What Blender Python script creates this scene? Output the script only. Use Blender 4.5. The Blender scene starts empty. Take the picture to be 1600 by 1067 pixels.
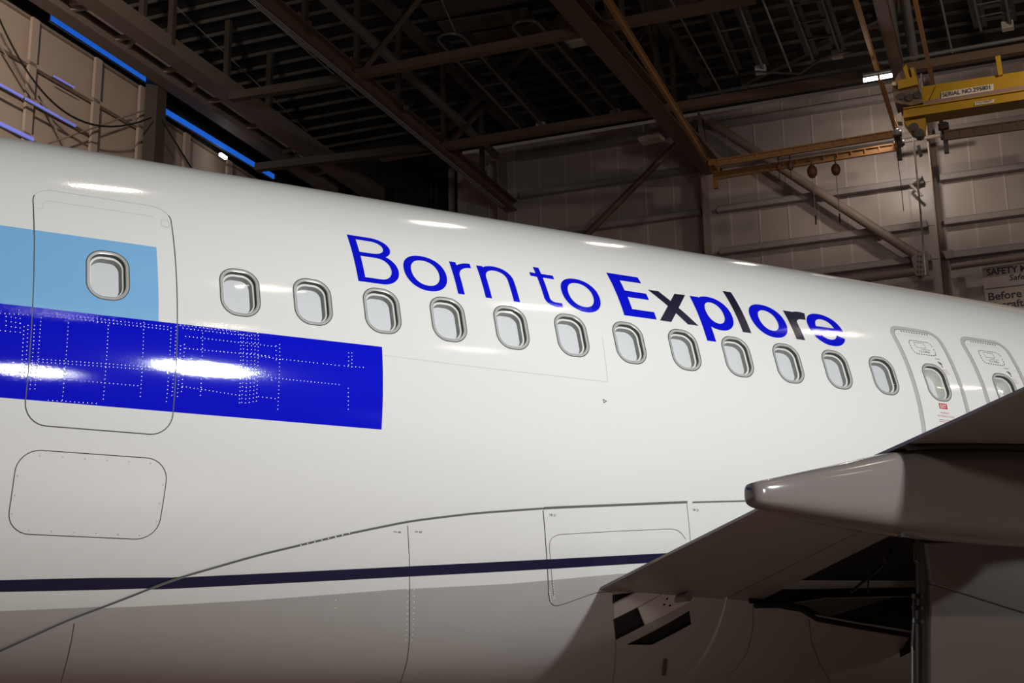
import bpy, bmesh, math, random
import numpy as np
from mathutils import Matrix, Vector
from mathutils.geometry import delaunay_2d_cdt
random.seed(4); rng = np.random.default_rng(4)
C = bpy.context.scene.collection
SC = bpy.context.scene

# ------------------------------------------------------------------ camera
ZC = 3.87                                        # height of the fuselage axis above the floor
FOC = 2223.6
RC = np.array([[0.88015838, 0.46194655, -0.10920909], [-0.47441585, 0.84839439, -0.23485434], [-0.01583778, 0.25851954, 0.96587619]])
CP = np.array([0.0, -11.05439, ZC - 2.30787])
cam = bpy.data.objects.new('camera', bpy.data.cameras.new('camera')); C.objects.link(cam)
cam.data.sensor_width = 36; cam.data.lens = FOC / 1600 * 36; cam.data.clip_end = 300
m = Matrix.Identity(4)
for i in range(3):
    m[i][0] = RC[i][0]; m[i][1] = RC[i][2]; m[i][2] = -RC[i][1]; m[i][3] = CP[i]
cam.matrix_world = m; SC.camera = cam

# ------------------------------------------------------------------ world, exposure
w = bpy.data.worlds.new('world'); SC.world = w; w.use_nodes = True
w.node_tree.nodes['Background'].inputs[0].default_value = (1.0, 0.76, 0.62, 1)
w.node_tree.nodes['Background'].inputs[1].default_value = 0.045
SC.view_settings.view_transform = 'Standard'; SC.view_settings.look = 'None'
SC.view_settings.gamma = 1; SC.view_settings.use_curve_mapping = False
SC.view_settings.exposure = -0.37

# hangar frame: a runs towards the back wall, b towards the left wall, z up; origin under the camera
A0 = math.radians(40.5)
E1 = np.array([math.cos(A0), math.sin(A0), 0]); E2 = np.array([-math.sin(A0), math.cos(A0), 0])
def HP(a, b, z): return E1 * a + E2 * b + np.array([CP[0], CP[1], z])
def ray(px, py): return RC @ np.array([(px - 800) / FOC, 1.0, -(py - 533.5) / FOC])
def at_a(px, py, a): d = ray(px, py); return CP + d * (a / (d @ E1))       # meets a wall parallel to the back wall
def at_b(px, py, b): d = ray(px, py); return CP + d * (b / (d @ E2))       # meets a wall parallel to the left wall
def at_z(px, py, z): d = ray(px, py); return CP + d * ((z - CP[2]) / d[2])  # meets a level plane

def light(name, loc, target, size, energy, col=(1, 1, 1), sy=None, spread=180):
    l = bpy.data.lights.new(name, 'AREA'); l.shape = 'RECTANGLE'; l.size = size; l.size_y = sy or size
    l.energy = energy; l.color = col; l.spread = math.radians(spread)
    o = bpy.data.objects.new(name, l); C.objects.link(o); o.location = Vector(loc)
    o.rotation_euler = (Vector(target) - Vector(loc)).to_track_quat('-Z', 'Y').to_euler()
    return o
COOL = (0.93, 0.97, 1.0); WARM = (1.0, 0.86, 0.68)
# floodlights on the camera side, the brightest one higher than the wing
light('floodlight', (3.6, -15.2, 5.35), (3.0, 0, 4.2), 0.5, 250, (1.0, 0.96, 0.90), 0.32)
light('key_floodlight', (6.6, -16.0, 7.5), (5.2, 0, 4.2), 0.5, 800, COOL, 0.35, 110)
light('floodlight', (22.0, -12.5, 6.4), (9.0, 0, 4.2), 0.4, 130, (1.0, 0.95, 0.9), 0.3, 110)
# rows of ceiling lamps, 20 m up
for (x, y, e) in ((4.9, 1.1, 1), (11.9, 6.2, 1), (17.4, 10.6, 1), (24.4, 16.2, 1), (9.0, -13.6, 1), (14.5, -9.8, 1), (21.5, -6.5, 1), (7.1, -29, 1), (11.1, -26, 1), (17.7, -23.7, 1), (30.5, -15.7, 1)):
    o = light('ceiling_lamp_light', (x, y, 20), (x, y, 0), 1.35, 120 * e, WARM, 0.12)
    o.rotation_euler = (0, 0, A0)
# unseen fill lights, added to brighten the left wall and the crane bay
light('left_wall_fill_light', HP(14, 15, 18), HP(21, 26, 18), 1.0, 1350, WARM, 0.4, 95)
light('crane_fill_light', HP(32, -4, 18.2), HP(44, 2, 18.5), 1.0, 250, WARM, 0.4, 140)

# ------------------------------------------------------------------ materials
def mat(name, col, rough=0.5, metal=0.0, noise=0, nscale=4.0, bump=0, bscale=30.0, bdist=0.02, emit=None, spec=None, coat=0):
    mt = bpy.data.materials.new(name); mt.use_nodes = True; nt = mt.node_tree; b = nt.nodes['Principled BSDF']
    b.inputs['Base Color'].default_value = (*col, 1); b.inputs['Roughness'].default_value = rough; b.inputs['Metallic'].default_value = metal
    if spec is not None: b.inputs['Specular IOR Level'].default_value = spec
    if coat: b.inputs['Coat Weight'].default_value = coat; b.inputs['Coat Roughness'].default_value = 0.03
    if emit: b.inputs['Emission Color'].default_value = (*emit[0], 1); b.inputs['Emission Strength'].default_value = emit[1]
    tc = nt.nodes.new('ShaderNodeTexCoord')
    if noise:
        n = nt.nodes.new('ShaderNodeTexNoise'); n.inputs['Scale'].default_value = nscale; n.inputs['Detail'].default_value = 5
        r = nt.nodes.new('ShaderNodeMapRange'); r.inputs['To Min'].default_value = 1 - noise; r.inputs['To Max'].default_value = 1 + noise
        mx = nt.nodes.new('ShaderNodeVectorMath'); mx.operation = 'SCALE'; mx.inputs[0].default_value = col
        nt.links.new(tc.outputs['Object'], n.inputs['Vector']); nt.links.new(n.outputs['Fac'], r.inputs['Value'])
        nt.links.new(r.outputs['Result'], mx.inputs['Scale']); nt.links.new(mx.outputs[0], b.inputs['Base Color'])
    if bump:
        n = nt.nodes.new('ShaderNodeTexNoise'); n.inputs['Scale'].default_value = bscale; n.inputs['Detail'].default_value = 2
        bp = nt.nodes.new('ShaderNodeBump'); bp.inputs['Strength'].default_value = bump; bp.inputs['Distance'].default_value = bdist
        nt.links.new(tc.outputs['Object'], n.inputs['Vector']); nt.links.new(n.outputs['Fac'], bp.inputs['Height']); nt.links.new(bp.outputs[0], b.inputs['Normal'])
    return mt
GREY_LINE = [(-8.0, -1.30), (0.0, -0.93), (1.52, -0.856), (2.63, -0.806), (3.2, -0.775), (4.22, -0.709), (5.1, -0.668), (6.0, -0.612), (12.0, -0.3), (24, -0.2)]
def paint(name):                                  # white upper body, grey belly below a rising line
    mt = mat(name, (0.80, 0.79, 0.755), 0.09); nt = mt.node_tree; b = nt.nodes['Principled BSDF']
    tc = nt.nodes.new('ShaderNodeTexCoord'); sp = nt.nodes.new('ShaderNodeSeparateXYZ'); nt.links.new(tc.outputs['Object'], sp.inputs[0])
    def M(op, a, bb=None):
        n = nt.nodes.new('ShaderNodeMath'); n.operation = op
        for i, v in enumerate((a, bb)):
            if v is None: continue
            if isinstance(v, (int, float)): n.inputs[i].default_value = v
            else: nt.links.new(v, n.inputs[i])
        return n.outputs[0]
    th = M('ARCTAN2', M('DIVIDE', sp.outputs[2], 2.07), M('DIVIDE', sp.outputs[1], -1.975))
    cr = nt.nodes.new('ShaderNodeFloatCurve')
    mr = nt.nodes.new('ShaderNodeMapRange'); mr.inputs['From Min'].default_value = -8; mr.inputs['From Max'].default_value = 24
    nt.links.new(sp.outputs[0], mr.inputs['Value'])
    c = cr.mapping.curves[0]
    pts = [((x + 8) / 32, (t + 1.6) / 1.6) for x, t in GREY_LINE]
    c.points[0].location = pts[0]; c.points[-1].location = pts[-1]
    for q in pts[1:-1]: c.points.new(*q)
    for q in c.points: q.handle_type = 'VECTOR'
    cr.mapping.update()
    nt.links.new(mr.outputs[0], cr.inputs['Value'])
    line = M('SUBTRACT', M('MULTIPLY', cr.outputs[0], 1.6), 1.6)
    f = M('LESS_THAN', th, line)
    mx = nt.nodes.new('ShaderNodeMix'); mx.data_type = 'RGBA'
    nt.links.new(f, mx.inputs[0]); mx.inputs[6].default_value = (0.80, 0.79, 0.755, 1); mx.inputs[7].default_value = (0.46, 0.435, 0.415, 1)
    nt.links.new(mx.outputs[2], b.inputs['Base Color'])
    n = nt.nodes.new('ShaderNodeTexNoise'); n.inputs['Scale'].default_value = 55; n.inputs['Detail'].default_value = 1
    bp = nt.nodes.new('ShaderNodeBump'); bp.inputs['Strength'].default_value = 0.05; bp.inputs['Distance'].default_value = 0.004
    nt.links.new(tc.outputs['Object'], n.inputs['Vector']); nt.links.new(n.outputs['Fac'], bp.inputs['Height']); nt.links.new(bp.outputs[0], b.inputs['Normal'])
    return mt
M = {}
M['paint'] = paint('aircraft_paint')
M['white'] = mat('white_gloss', (0.80, 0.79, 0.755), 0.09)
M['lblue'] = mat('light_blue_paint', (0.215, 0.47, 0.77), 0.2)
M['blue'] = mat('royal_blue_paint', (0.005, 0.008, 0.60), 0.055, bump=0.05, bscale=170, bdist=0.004)
M['rivet'] = mat('rivet_blue_paint', (0.02, 0.025, 0.5), 0.2, spec=1.0)
M['navy'] = mat('navy_paint', (0.012, 0.011, 0.045), 0.22)
M['dark'] = mat('dark_letter_paint', (0.014, 0.012, 0.035), 0.25)
M['seam'] = mat('dark_sealant', (0.07, 0.07, 0.065), 0.6)
M['seal'] = mat('fairing_seal_grey', (0.13, 0.135, 0.12), 0.5)
M['faint'] = mat('faint_seam_grey', (0.6, 0.6, 0.58), 0.4)
M['rim'] = mat('window_rim_grey', (0.50, 0.50, 0.48), 0.3, 0.2)
M['reveal'] = mat('window_reveal_dark', (0.06, 0.06, 0.055), 0.6)
M['lip'] = mat('window_liner_white', (0.78, 0.76, 0.70), 0.5)
M['wall_in'] = mat('window_liner_grey', (0.30, 0.30, 0.28), 0.6)
M['shade'] = mat('window_shade_grey', (0.68, 0.69, 0.69), 0.5)
M['band'] = mat('exit_band_grey', (0.47, 0.47, 0.46), 0.3)
M['red'] = mat('red_print', (0.55, 0.02, 0.04), 0.4)
M['redtext'] = mat('faded_red_print', (0.55, 0.16, 0.17), 0.5)
M['print'] = mat('dark_grey_print', (0.05, 0.05, 0.05), 0.5)
M['wing'] = mat('wing_grey_paint', (0.26, 0.235, 0.22), 0.22, noise=0.08, nscale=1.5)
M['canoe'] = mat('flap_fairing_paint', (0.165, 0.142, 0.13), 0.12)
M['gear'] = mat('gear_door_paint', (0.20, 0.175, 0.16), 0.35, noise=0.05, nscale=2)
M['pale'] = mat('pale_panel_paint', (0.72, 0.68, 0.66), 0.35)
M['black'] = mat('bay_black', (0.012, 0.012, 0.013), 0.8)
M['strut'] = mat('strut_grey_metal', (0.12, 0.12, 0.12), 0.35, 0.6)
M['tyre'] = mat('tyre_rubber', (0.02, 0.02, 0.02), 0.8)
gm = bpy.data.materials.new('window_glass'); gm.use_nodes = True; nt = gm.node_tree; nt.nodes.clear()
_o = nt.nodes.new('ShaderNodeOutputMaterial'); _m = nt.nodes.new('ShaderNodeMixShader'); _f = nt.nodes.new('ShaderNodeFresnel'); _f.inputs[0].default_value = 1.45
_t = nt.nodes.new('ShaderNodeBsdfTransparent'); _g = nt.nodes.new('ShaderNodeBsdfGlossy'); _g.inputs['Roughness'].default_value = 0.05
nt.links.new(_f.outputs[0], _m.inputs[0]); nt.links.new(_t.outputs[0], _m.inputs[1]); nt.links.new(_g.outputs[0], _m.inputs[2]); nt.links.new(_m.outputs[0], _o.inputs[0])
M['glass'] = gm
M['floor'] = mat('hangar_floor', (0.36, 0.255, 0.20), 0.4, noise=0.12, nscale=0.3)
M['panel'] = mat('wall_foil_panel', (0.40, 0.335, 0.31), 0.38, noise=0.10, nscale=1.2, bump=0.25, bscale=2.5)
M['wallbase'] = mat('wall_joint', (0.5, 0.43, 0.41), 0.6)
M['girt'] = mat('girt_steel', (0.30, 0.26, 0.25), 0.5, noise=0.08)
M['steel'] = mat('beige_painted_steel', (0.26, 0.20, 0.165), 0.55, noise=0.1)
M['brown'] = mat('brown_painted_steel', (0.145, 0.092, 0.064), 0.55, noise=0.15)
M['deck'] = mat('roof_deck', (0.022, 0.019, 0.018), 0.8, noise=0.3)
M['joist'] = mat('roof_joist', (0.10, 0.088, 0.08), 0.6)
M['darksteel'] = mat('dim_steel', (0.065, 0.05, 0.04), 0.6)  # darker copy of the steel, dim light put into its colour
M['tracksteel'] = mat('track_beam_steel', (0.17, 0.132, 0.112), 0.6, noise=0.1)
M['unlit'] = mat('unlit_black', (0.015, 0.014, 0.014), 0.9)  # near-black that stands in for shade on the back wall
M['insul'] = mat('roof_insulation', (0.12, 0.085, 0.068), 0.8, noise=0.1)
M['beige'] = mat('left_wall_panel', (0.40, 0.31, 0.265), 0.7, noise=0.05, nscale=0.6)
M['ledblue'] = mat('blue_led_strip', (0.02, 0.1, 0.6), 0.5, emit=((0.015, 0.16, 0.85), 0.75))
M['ledviolet'] = mat('violet_led_strip', (0.2, 0.2, 0.7), 0.5, emit=((0.22, 0.26, 0.85), 0.6))
M['lamp'] = mat('lit_lamp', (1, 1, 1), 0.5, emit=((1.0, 0.96, 0.88), 9.0))
M['yellow'] = mat('crane_yellow', (0.35, 0.195, 0.010), 0.4, noise=0.08)
M['orange'] = mat('rail_orange', (0.35, 0.175, 0.065), 0.5, noise=0.1)
M['pink'] = mat('faded_web_stripe', (0.22, 0.13, 0.12), 0.6)
M['sign'] = mat('sign_board', (0.46, 0.40, 0.37), 0.5)
M['plate'] = mat('plate_cream', (0.55, 0.47, 0.40), 0.5)
M['ink'] = mat('sign_ink', (0.02, 0.015, 0.035), 0.5)
M['reel'] = mat('reel_red', (0.13, 0.045, 0.03), 0.5)
M['whitepipe'] = mat('pale_pipe', (0.30, 0.29, 0.28), 0.4)
M['pipe'] = mat('dull_pipe', (0.16, 0.145, 0.14), 0.4)
M['hood'] = mat('heater_hood', (0.08, 0.07, 0.07), 0.4, 0.5)
M['cable'] = mat('black_cable', (0.012, 0.011, 0.01), 0.6)
M['housing'] = mat('lamp_housing', (0.62, 0.55, 0.5), 0.5)

# ------------------------------------------------------------------ helpers
def tag(o, label=None, cat=None, group=None, kind=None):
    if label: o['label'] = label
    if cat: o['category'] = cat
    if group: o['group'] = group
    if kind: o['kind'] = kind
    return o
def empty(name, loc=(0, 0, 0)):
    o = bpy.data.objects.new(name, None); C.objects.link(o); o.location = loc; o.empty_display_size = 0.2; return o
def link(name, me, mt, parent=None):
    o = bpy.data.objects.new(name, me); C.objects.link(o)
    if mt and not me.materials: me.materials.append(mt)
    if parent: o.parent = parent
    return o
def local(parent, p):                              # parents here are never rotated
    if parent is None: return np.zeros(3)
    v = Vector(parent.location); q = parent.parent
    while q: v = v + q.location; q = q.parent
    return np.array(v)
class MB:
    def __init__(s): s.v = []; s.f = []
    def add(s, v, f):
        n = len(s.v); s.v += [tuple(map(float, q)) for q in v]; s.f += [tuple(i + n for i in q) for q in f]; return s
    def bar(s, p, q, wd, ht, up=(0, 0, 1)):        # square bar from p to q
        p = np.array(p, float); q = np.array(q, float); d = q - p; L = np.linalg.norm(d); d = d / L
        u = np.array(up, float)
        if abs(d @ u) > 0.99: u = np.array([E1[0], E1[1], 0])
        x = np.cross(d, u); x /= np.linalg.norm(x); u = np.cross(x, d)
        c = [p + x * sx * wd / 2 + u * sz * ht / 2 for sx, sz in ((-1, -1), (1, -1), (1, 1), (-1, 1))]
        c += [k + d * L for k in c]
        return s.add(c, [(0, 1, 2, 3), (7, 6, 5, 4), (0, 4, 5, 1), (1, 5, 6, 2), (2, 6, 7, 3), (3, 7, 4, 0)])
    def ibeam(s, p, q, wd, ht, t=0.05):
        p = np.array(p, float); q = np.array(q, float)
        s.bar(p + [0, 0, ht / 2 - t / 2], q + [0, 0, ht / 2 - t / 2], wd, t); s.bar(p - [0, 0, ht / 2 - t / 2], q - [0, 0, ht / 2 - t / 2], wd, t)
        return s.bar(p, q, t, ht - 2 * t)
    def tube(s, p, q, r, n=10, r2=None):
        p = np.array(p, float); q = np.array(q, float); d = q - p; d = d / np.linalg.norm(d)
        u = np.array([0, 0, 1.]) if abs(d[2]) < 0.9 else np.array([1., 0, 0])
        x = np.cross(d, u); x /= np.linalg.norm(x); y = np.cross(d, x); r2 = r if r2 is None else r2
        a = [p + (x * math.cos(t) + y * math.sin(t)) * r for t in np.linspace(0, 2 * math.pi, n, endpoint=False)]
        b = [q + (x * math.cos(t) + y * math.sin(t)) * r2 for t in np.linspace(0, 2 * math.pi, n, endpoint=False)]
        return s.add(a + b, [(i, (i + 1) % n, n + (i + 1) % n, n + i) for i in range(n)] + [tuple(range(n - 1, -1, -1)), tuple(range(n, 2 * n))])
    def path(s, pts, r, n=8):
        for p, q in zip(pts[:-1], pts[1:]): s.tube(p, q, r, n)
        return s
    def prism(s, poly, d):                          # polygon in 3-D pushed along d
        k = len(poly); a = [np.array(p, float) for p in poly]; b = [p + np.array(d, float) for p in a]
        return s.add(a + b, [tuple(range(k - 1, -1, -1)), tuple(range(k, 2 * k))] + [(i, (i + 1) % k, k + (i + 1) % k, k + i) for i in range(k)])
    def ball(s, c, r, n=8, sc=(1, 1, 1)):
        v = [np.array(c) + np.array([0, 0, r * sc[2]])]; rows = n // 2
        for i in range(1, rows):
            for j in range(n):
                ph = math.pi * i / rows; t = 2 * math.pi * j / n
                v.append(np.array(c) + r * np.array([math.sin(ph) * math.cos(t) * sc[0], math.sin(ph) * math.sin(t) * sc[1], math.cos(ph) * sc[2]]))
        v.append(np.array(c) - np.array([0, 0, r * sc[2]])); f = []
        for j in range(n):
            f.append((0, 1 + j, 1 + (j + 1) % n)); e = 1 + (rows - 2) * n
            f.append((e + j, len(v) - 1, e + (j + 1) % n))
            for i in range(rows - 2): f.append((1 + i * n + j, 1 + (i + 1) * n + j, 1 + (i + 1) * n + (j + 1) % n, 1 + i * n + (j + 1) % n))
        return s.add(v, f)
    def build(s, name, mt, parent=None, smooth=False, bevel=0):
        off = local(parent, None)
        me = bpy.data.meshes.new(name); me.from_pydata([tuple(np.array(q) - off) for q in s.v], [], s.f)
        bm = bmesh.new(); bm.from_mesh(me); bmesh.ops.recalc_face_normals(bm, faces=bm.faces); bm.to_mesh(me); bm.free()
        if smooth:
            me.polygons.foreach_set('use_smooth', [True] * len(me.polygons))
            try: me.set_sharp_from_angle(angle=math.radians(40))
            except Exception: pass
        o = link(name, me, mt, parent)
        if bevel:
            b = o.modifiers.new('bevel', 'BEVEL'); b.width = bevel; b.segments = 2; b.limit_method = 'ANGLE'
        return o
def text_mesh(txt, size, bold=0.0, shear=0.0):
    cu = bpy.data.curves.new('text', 'FONT'); cu.body = txt; cu.size = size; cu.offset = bold; cu.shear = shear; cu.resolution_u = 3
    o = bpy.data.objects.new('text', cu); C.objects.link(o)
    bpy.context.view_layer.update(); dg = bpy.context.evaluated_depsgraph_get()
    me = bpy.data.meshes.new_from_object(o.evaluated_get(dg)); bpy.data.objects.remove(o); bpy.data.curves.remove(cu)
    v = np.array([q.co[:2] for q in me.vertices]); f = [tuple(p.vertices) for p in me.polygons]; bpy.data.meshes.remove(me)
    return v, f
def text_on(name, txt, org, ux, uy, width, mt, parent, bold=0.0, height=None, shear=0, off=0.004):   # flat lettering on a flat board
    v, f = text_mesh(txt, 1.0, bold, shear); v = v - v.min(0); k = width / v[:, 0].max(); kh = k if height is None else height / v[:, 1].max()
    ux = np.array(ux, float); uy = np.array(uy, float); n = np.cross(ux, uy)
    P = [np.array(org) + ux * q[0] * k + uy * q[1] * kh + n * off for q in v]
    mb = MB(); mb.add(P, f); 
    return mb.build(name, mt, parent)

# ------------------------------------------------------------------ AIRPLANE
AX, BZ = 1.975, 2.07; K = 2.03
plane = tag(empty('airplane', (0, 0, ZC)), 'white passenger jet fuselage lettered in blue, grey wing at right', 'airplane')
FB = np.array([(-0.5, -1.75), (0.9, -1.57), (1.2, -1.27), (1.589, -1.045), (1.94, -0.893), (2.581, -0.707), (3.115, -0.606), (3.729, -0.514), (4.196, -0.455), (4.692, -0.414), (5.27, -0.38), (6.559, -0.322), (7.246, -0.296), (9, -0.24), (14, -0.2)])
_xs = np.linspace(FB[0, 0], FB[-1, 0], 400)
_t = np.interp(_xs, FB[:, 0], FB[:, 1])
for _ in range(12): _t[1:-1] = (_t[:-2] + 2 * _t[1:-1] + _t[2:]) / 4
def fb(x): return np.interp(x, _xs, _t)
def sstep(a, b, x): t = np.clip((x - a) / (b - a), 0, 1); return t * t * (3 - 2 * t)
def kf(x, th):
    d = np.maximum(fb(x) - th, 0)
    return 1.006 + 0.035 * sstep(0, 0.7, d) * sstep(1.5, 5.5, x)
def pos(x, th, off=0.0, fair=False):
    x = np.asarray(x, float); th = np.asarray(th, float); k = kf(x, th) if fair else 1.0
    P = np.stack([x, -AX * np.cos(th) * k, BZ * np.sin(th) * k], -1)
    if fair:
        e = 1e-3
        k1 = kf(x + e, th); k2 = kf(x, th + e)
        dx = np.stack([0 * x + e, -AX * np.cos(th) * (k1 - k), BZ * np.sin(th) * (k1 - k)], -1)
        dt = np.stack([0 * x, -AX * np.cos(th + e) * k2, BZ * np.sin(th + e) * k2], -1) - np.stack([0 * x, P[..., 1], P[..., 2]], -1)
        n = np.cross(dx, dt)
    else:
        n = np.stack([0 * x, -np.cos(th) / AX, np.sin(th) / BZ], -1)
    n = n / np.linalg.norm(n, axis=-1, keepdims=True)
    return P + n * off, n
def comp(x, th, off=0.0):                             # outermost of fuselage and belly fairing
    P, n = pos(x, th, off); Q, n2 = pos(x, th, off, True); s = (th < fb(x))[..., None]
    return np.where(s, Q, P), np.where(s, n2, n)
def uv(px, py, fair=False):                           # where a line of sight meets the skin: station x and angle
    k = 1.0; c = CP - np.array([0, 0, ZC]); d = ray(px, py)
    for _ in range(8 if fair else 1):
        a, b = AX * k, BZ * k
        qa = d[1] ** 2 / a ** 2 + d[2] ** 2 / b ** 2; qb = 2 * (d[1] * c[1] / a ** 2 + d[2] * c[2] / b ** 2); qc = c[1] ** 2 / a ** 2 + c[2] ** 2 / b ** 2 - 1
        t = (-qb - math.sqrt(max(qb * qb - 4 * qa * qc, 0))) / (2 * qa); H = c + d * t
        x, th = H[0], math.atan2(H[2] / BZ, -H[1] / AX)
        k = float(kf(x, th)) if fair and th < fb(x) else 1.0
    return (x, th)
def inside(P, poly):
    x, y = P[:, 0], P[:, 1]; r = np.zeros(len(P), bool); n = len(poly)
    for i in range(n):
        x1, y1 = poly[i]; x2, y2 = poly[(i + 1) % n]
        if y1 == y2: continue
        r ^= ((y1 > y) != (y2 > y)) & (x < (x2 - x1) * (y - y1) / (y2 - y1) + x1)
    return r
def dense(poly, st=0.03):
    out = []
    for i in range(len(poly)):
        a = np.array(poly[i], float); b = np.array(poly[(i + 1) % len(poly)], float)
        n = max(1, int(math.ceil(math.hypot(b[0] - a[0], (b[1] - a[1]) * K) / st)))
        out += [tuple(a + (b - a) * j / n) for j in range(n)]
    return out
def skin_mesh(name, V, F, N):
    me = bpy.data.meshes.new(name); me.from_pydata([tuple(p) for p in V], [], [tuple(int(i) for i in f) for f in F])
    me.polygons.foreach_set('use_smooth', [True] * len(me.polygons))
    me.normals_split_custom_set_from_vertices([tuple(n) for n in N]); me.update()
    return me
def patch(name, polys, holes, off, mt, parent, st=0.03, f=pos, grid=True, clip=None, cut=None):
    """polygons in (station, angle) laid on the curved skin"""
    V = []; Ed = []
    for p in [dense(q, st) for q in list(polys) + list(holes) + ([clip] if clip else []) + ([cut] if cut else [])]:
        n0 = len(V); V += p; Ed += [(n0 + i, n0 + (i + 1) % len(p)) for i in range(len(p))]
    A = np.array(V)
    if grid:
        gx = np.arange(A[:, 0].min() + st / 2, A[:, 0].max(), st); gy = np.arange(A[:, 1].min() + st / K / 2, A[:, 1].max(), st / K)
        G = np.array([(x, y) for x in gx for y in gy]).reshape(-1, 2)
        if len(G):
            ins = np.zeros(len(G), bool)
            for q in polys: ins |= inside(G, q)
            V += [tuple(g) for g in G[ins]]
    r = delaunay_2d_cdt([Vector((a, b * K)) for a, b in V], Ed, [], 0, 1e-6)
    W = np.array([(q.x, q.y / K) for q in r[0]]); T = np.array(r[2])
    cen = W[T].mean(1); keep = np.zeros(len(T), bool)
    for q in polys: keep |= inside(cen, q)
    for q in holes: keep &= ~inside(cen, q)
    if clip: keep &= inside(cen, clip)
    if cut: keep &= ~inside(cen, cut)
    T = T[keep]; used = np.unique(T); mp = -np.ones(len(W), int); mp[used] = np.arange(len(used)); W = W[used]; T = mp[T]
    P, n = f(W[:, 0], W[:, 1], off)
    tri = P[T]; nn = np.cross(tri[:, 1] - tri[:, 0], tri[:, 2] - tri[:, 0]); fl = (nn * n[T[:, 0]]).sum(1) < 0
    T[fl] = T[fl][:, ::-1]
    return link(name, skin_mesh(name, P, T, n), mt, parent)
def rrect(x0, x1, s0, s1, r, n=8):                    # rounded rectangle; s in angle, r in metres
    out = []
    for cx, cs, a in ((x1 - r, s1 - r / K, 0), (x0 + r, s1 - r / K, 90), (x0 + r, s0 + r / K, 180), (x1 - r, s0 + r / K, 270)):
        for i in range(n + 1):
            t = math.radians(a + 90 * i / n); out.append((cx + r * math.cos(t), cs + r / K * math.sin(t)))
    return out
def wout(xc, ins=0.0, n=10, dz=0):
    hw, hh, r = 0.1385 - ins, 0.183 - ins, max(0.116 - ins, 0.03)
    return rrect(xc - hw, xc + hw, TH0 + dz - hh / 2.0, TH0 + dz + hh / 2.0, r, n)
def ribbon(pts, wd):                                   # open line of given width (metres) as one polygon
    P = np.array([(a, b * K) for a, b in pts]); L = []; R_ = []
    for i in range(len(P)):
        d = P[min(i + 1, len(P) - 1)] - P[max(i - 1, 0)]; d /= np.linalg.norm(d); nrm = np.array([-d[1], d[0]])
        L.append(P[i] + nrm * wd / 2); R_.append(P[i] - nrm * wd / 2)
    return [(a, b / K) for a, b in L + R_[::-1]]
TH0 = 0.2935
WX = [1.9503] + [2.8543 + 0.5334 * i for i in range(12)] + [9.350, 10.226]

# fuselage skin: strips above and below the window belt, belt with openings
def strip(x0, x1, t0, t1, nx, nt_, off=0.0):
    xs = np.linspace(x0, x1, nx + 1); ts = np.linspace(t0, t1, nt_ + 1); X, T = np.meshgrid(xs, ts); P, n = pos(X.ravel(), T.ravel(), off)
    F = [(j * (nx + 1) + i, j * (nx + 1) + i + 1, (j + 1) * (nx + 1) + i + 1, (j + 1) * (nx + 1) + i) for j in range(nt_) for i in range(nx)]
    return P, F, n
X0, X1 = -7.0, 20.0
V, F, N = [], [], []
def acc(P, f, n):
    k = len(V); V.extend(P); N.extend(n); F.extend(tuple(i + k for i in q) for q in f)
acc(*strip(X0, X1, 0.42, math.pi + 1.6, 54, 220)); acc(*strip(X0, X1, -1.6, 0.17, 54, 90))
acc(*strip(X0, 1.6, 0.17, 0.42, 10, 14)); acc(*strip(10.6, X1, 0.17, 0.42, 10, 14))
belt = patch('belt', [[(1.6, 0.17), (10.6, 0.17), (10.6, 0.42), (1.6, 0.42)]], [wout(x, 0.004) for x in WX], 0, None, None, 0.035)
acc([np.array(v.co) for v in belt.data.vertices], [tuple(p.vertices) for p in belt.data.polygons], list(pos(np.array([v.co.x for v in belt.data.vertices]), np.array([math.atan2(v.co.z / BZ, -v.co.y / AX) for v in belt.data.vertices]))[1]))
bm_ = belt.data; bpy.data.objects.remove(belt); bpy.data.meshes.remove(bm_)
for xe in (X0, X1):                                    # end bulkheads, outside the picture
    ts = np.linspace(0, 2 * math.pi, 60, endpoint=False); P, _ = pos(np.full(60, xe), ts); k = len(V); V.extend(P); N.extend([np.array([math.copysign(1, xe), 0, 0])] * 60); F.append(tuple(range(k, k + 60)))
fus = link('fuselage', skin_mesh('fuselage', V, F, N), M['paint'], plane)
tag(fus, 'gloss white fuselage skin above a grey painted belly')

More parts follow.
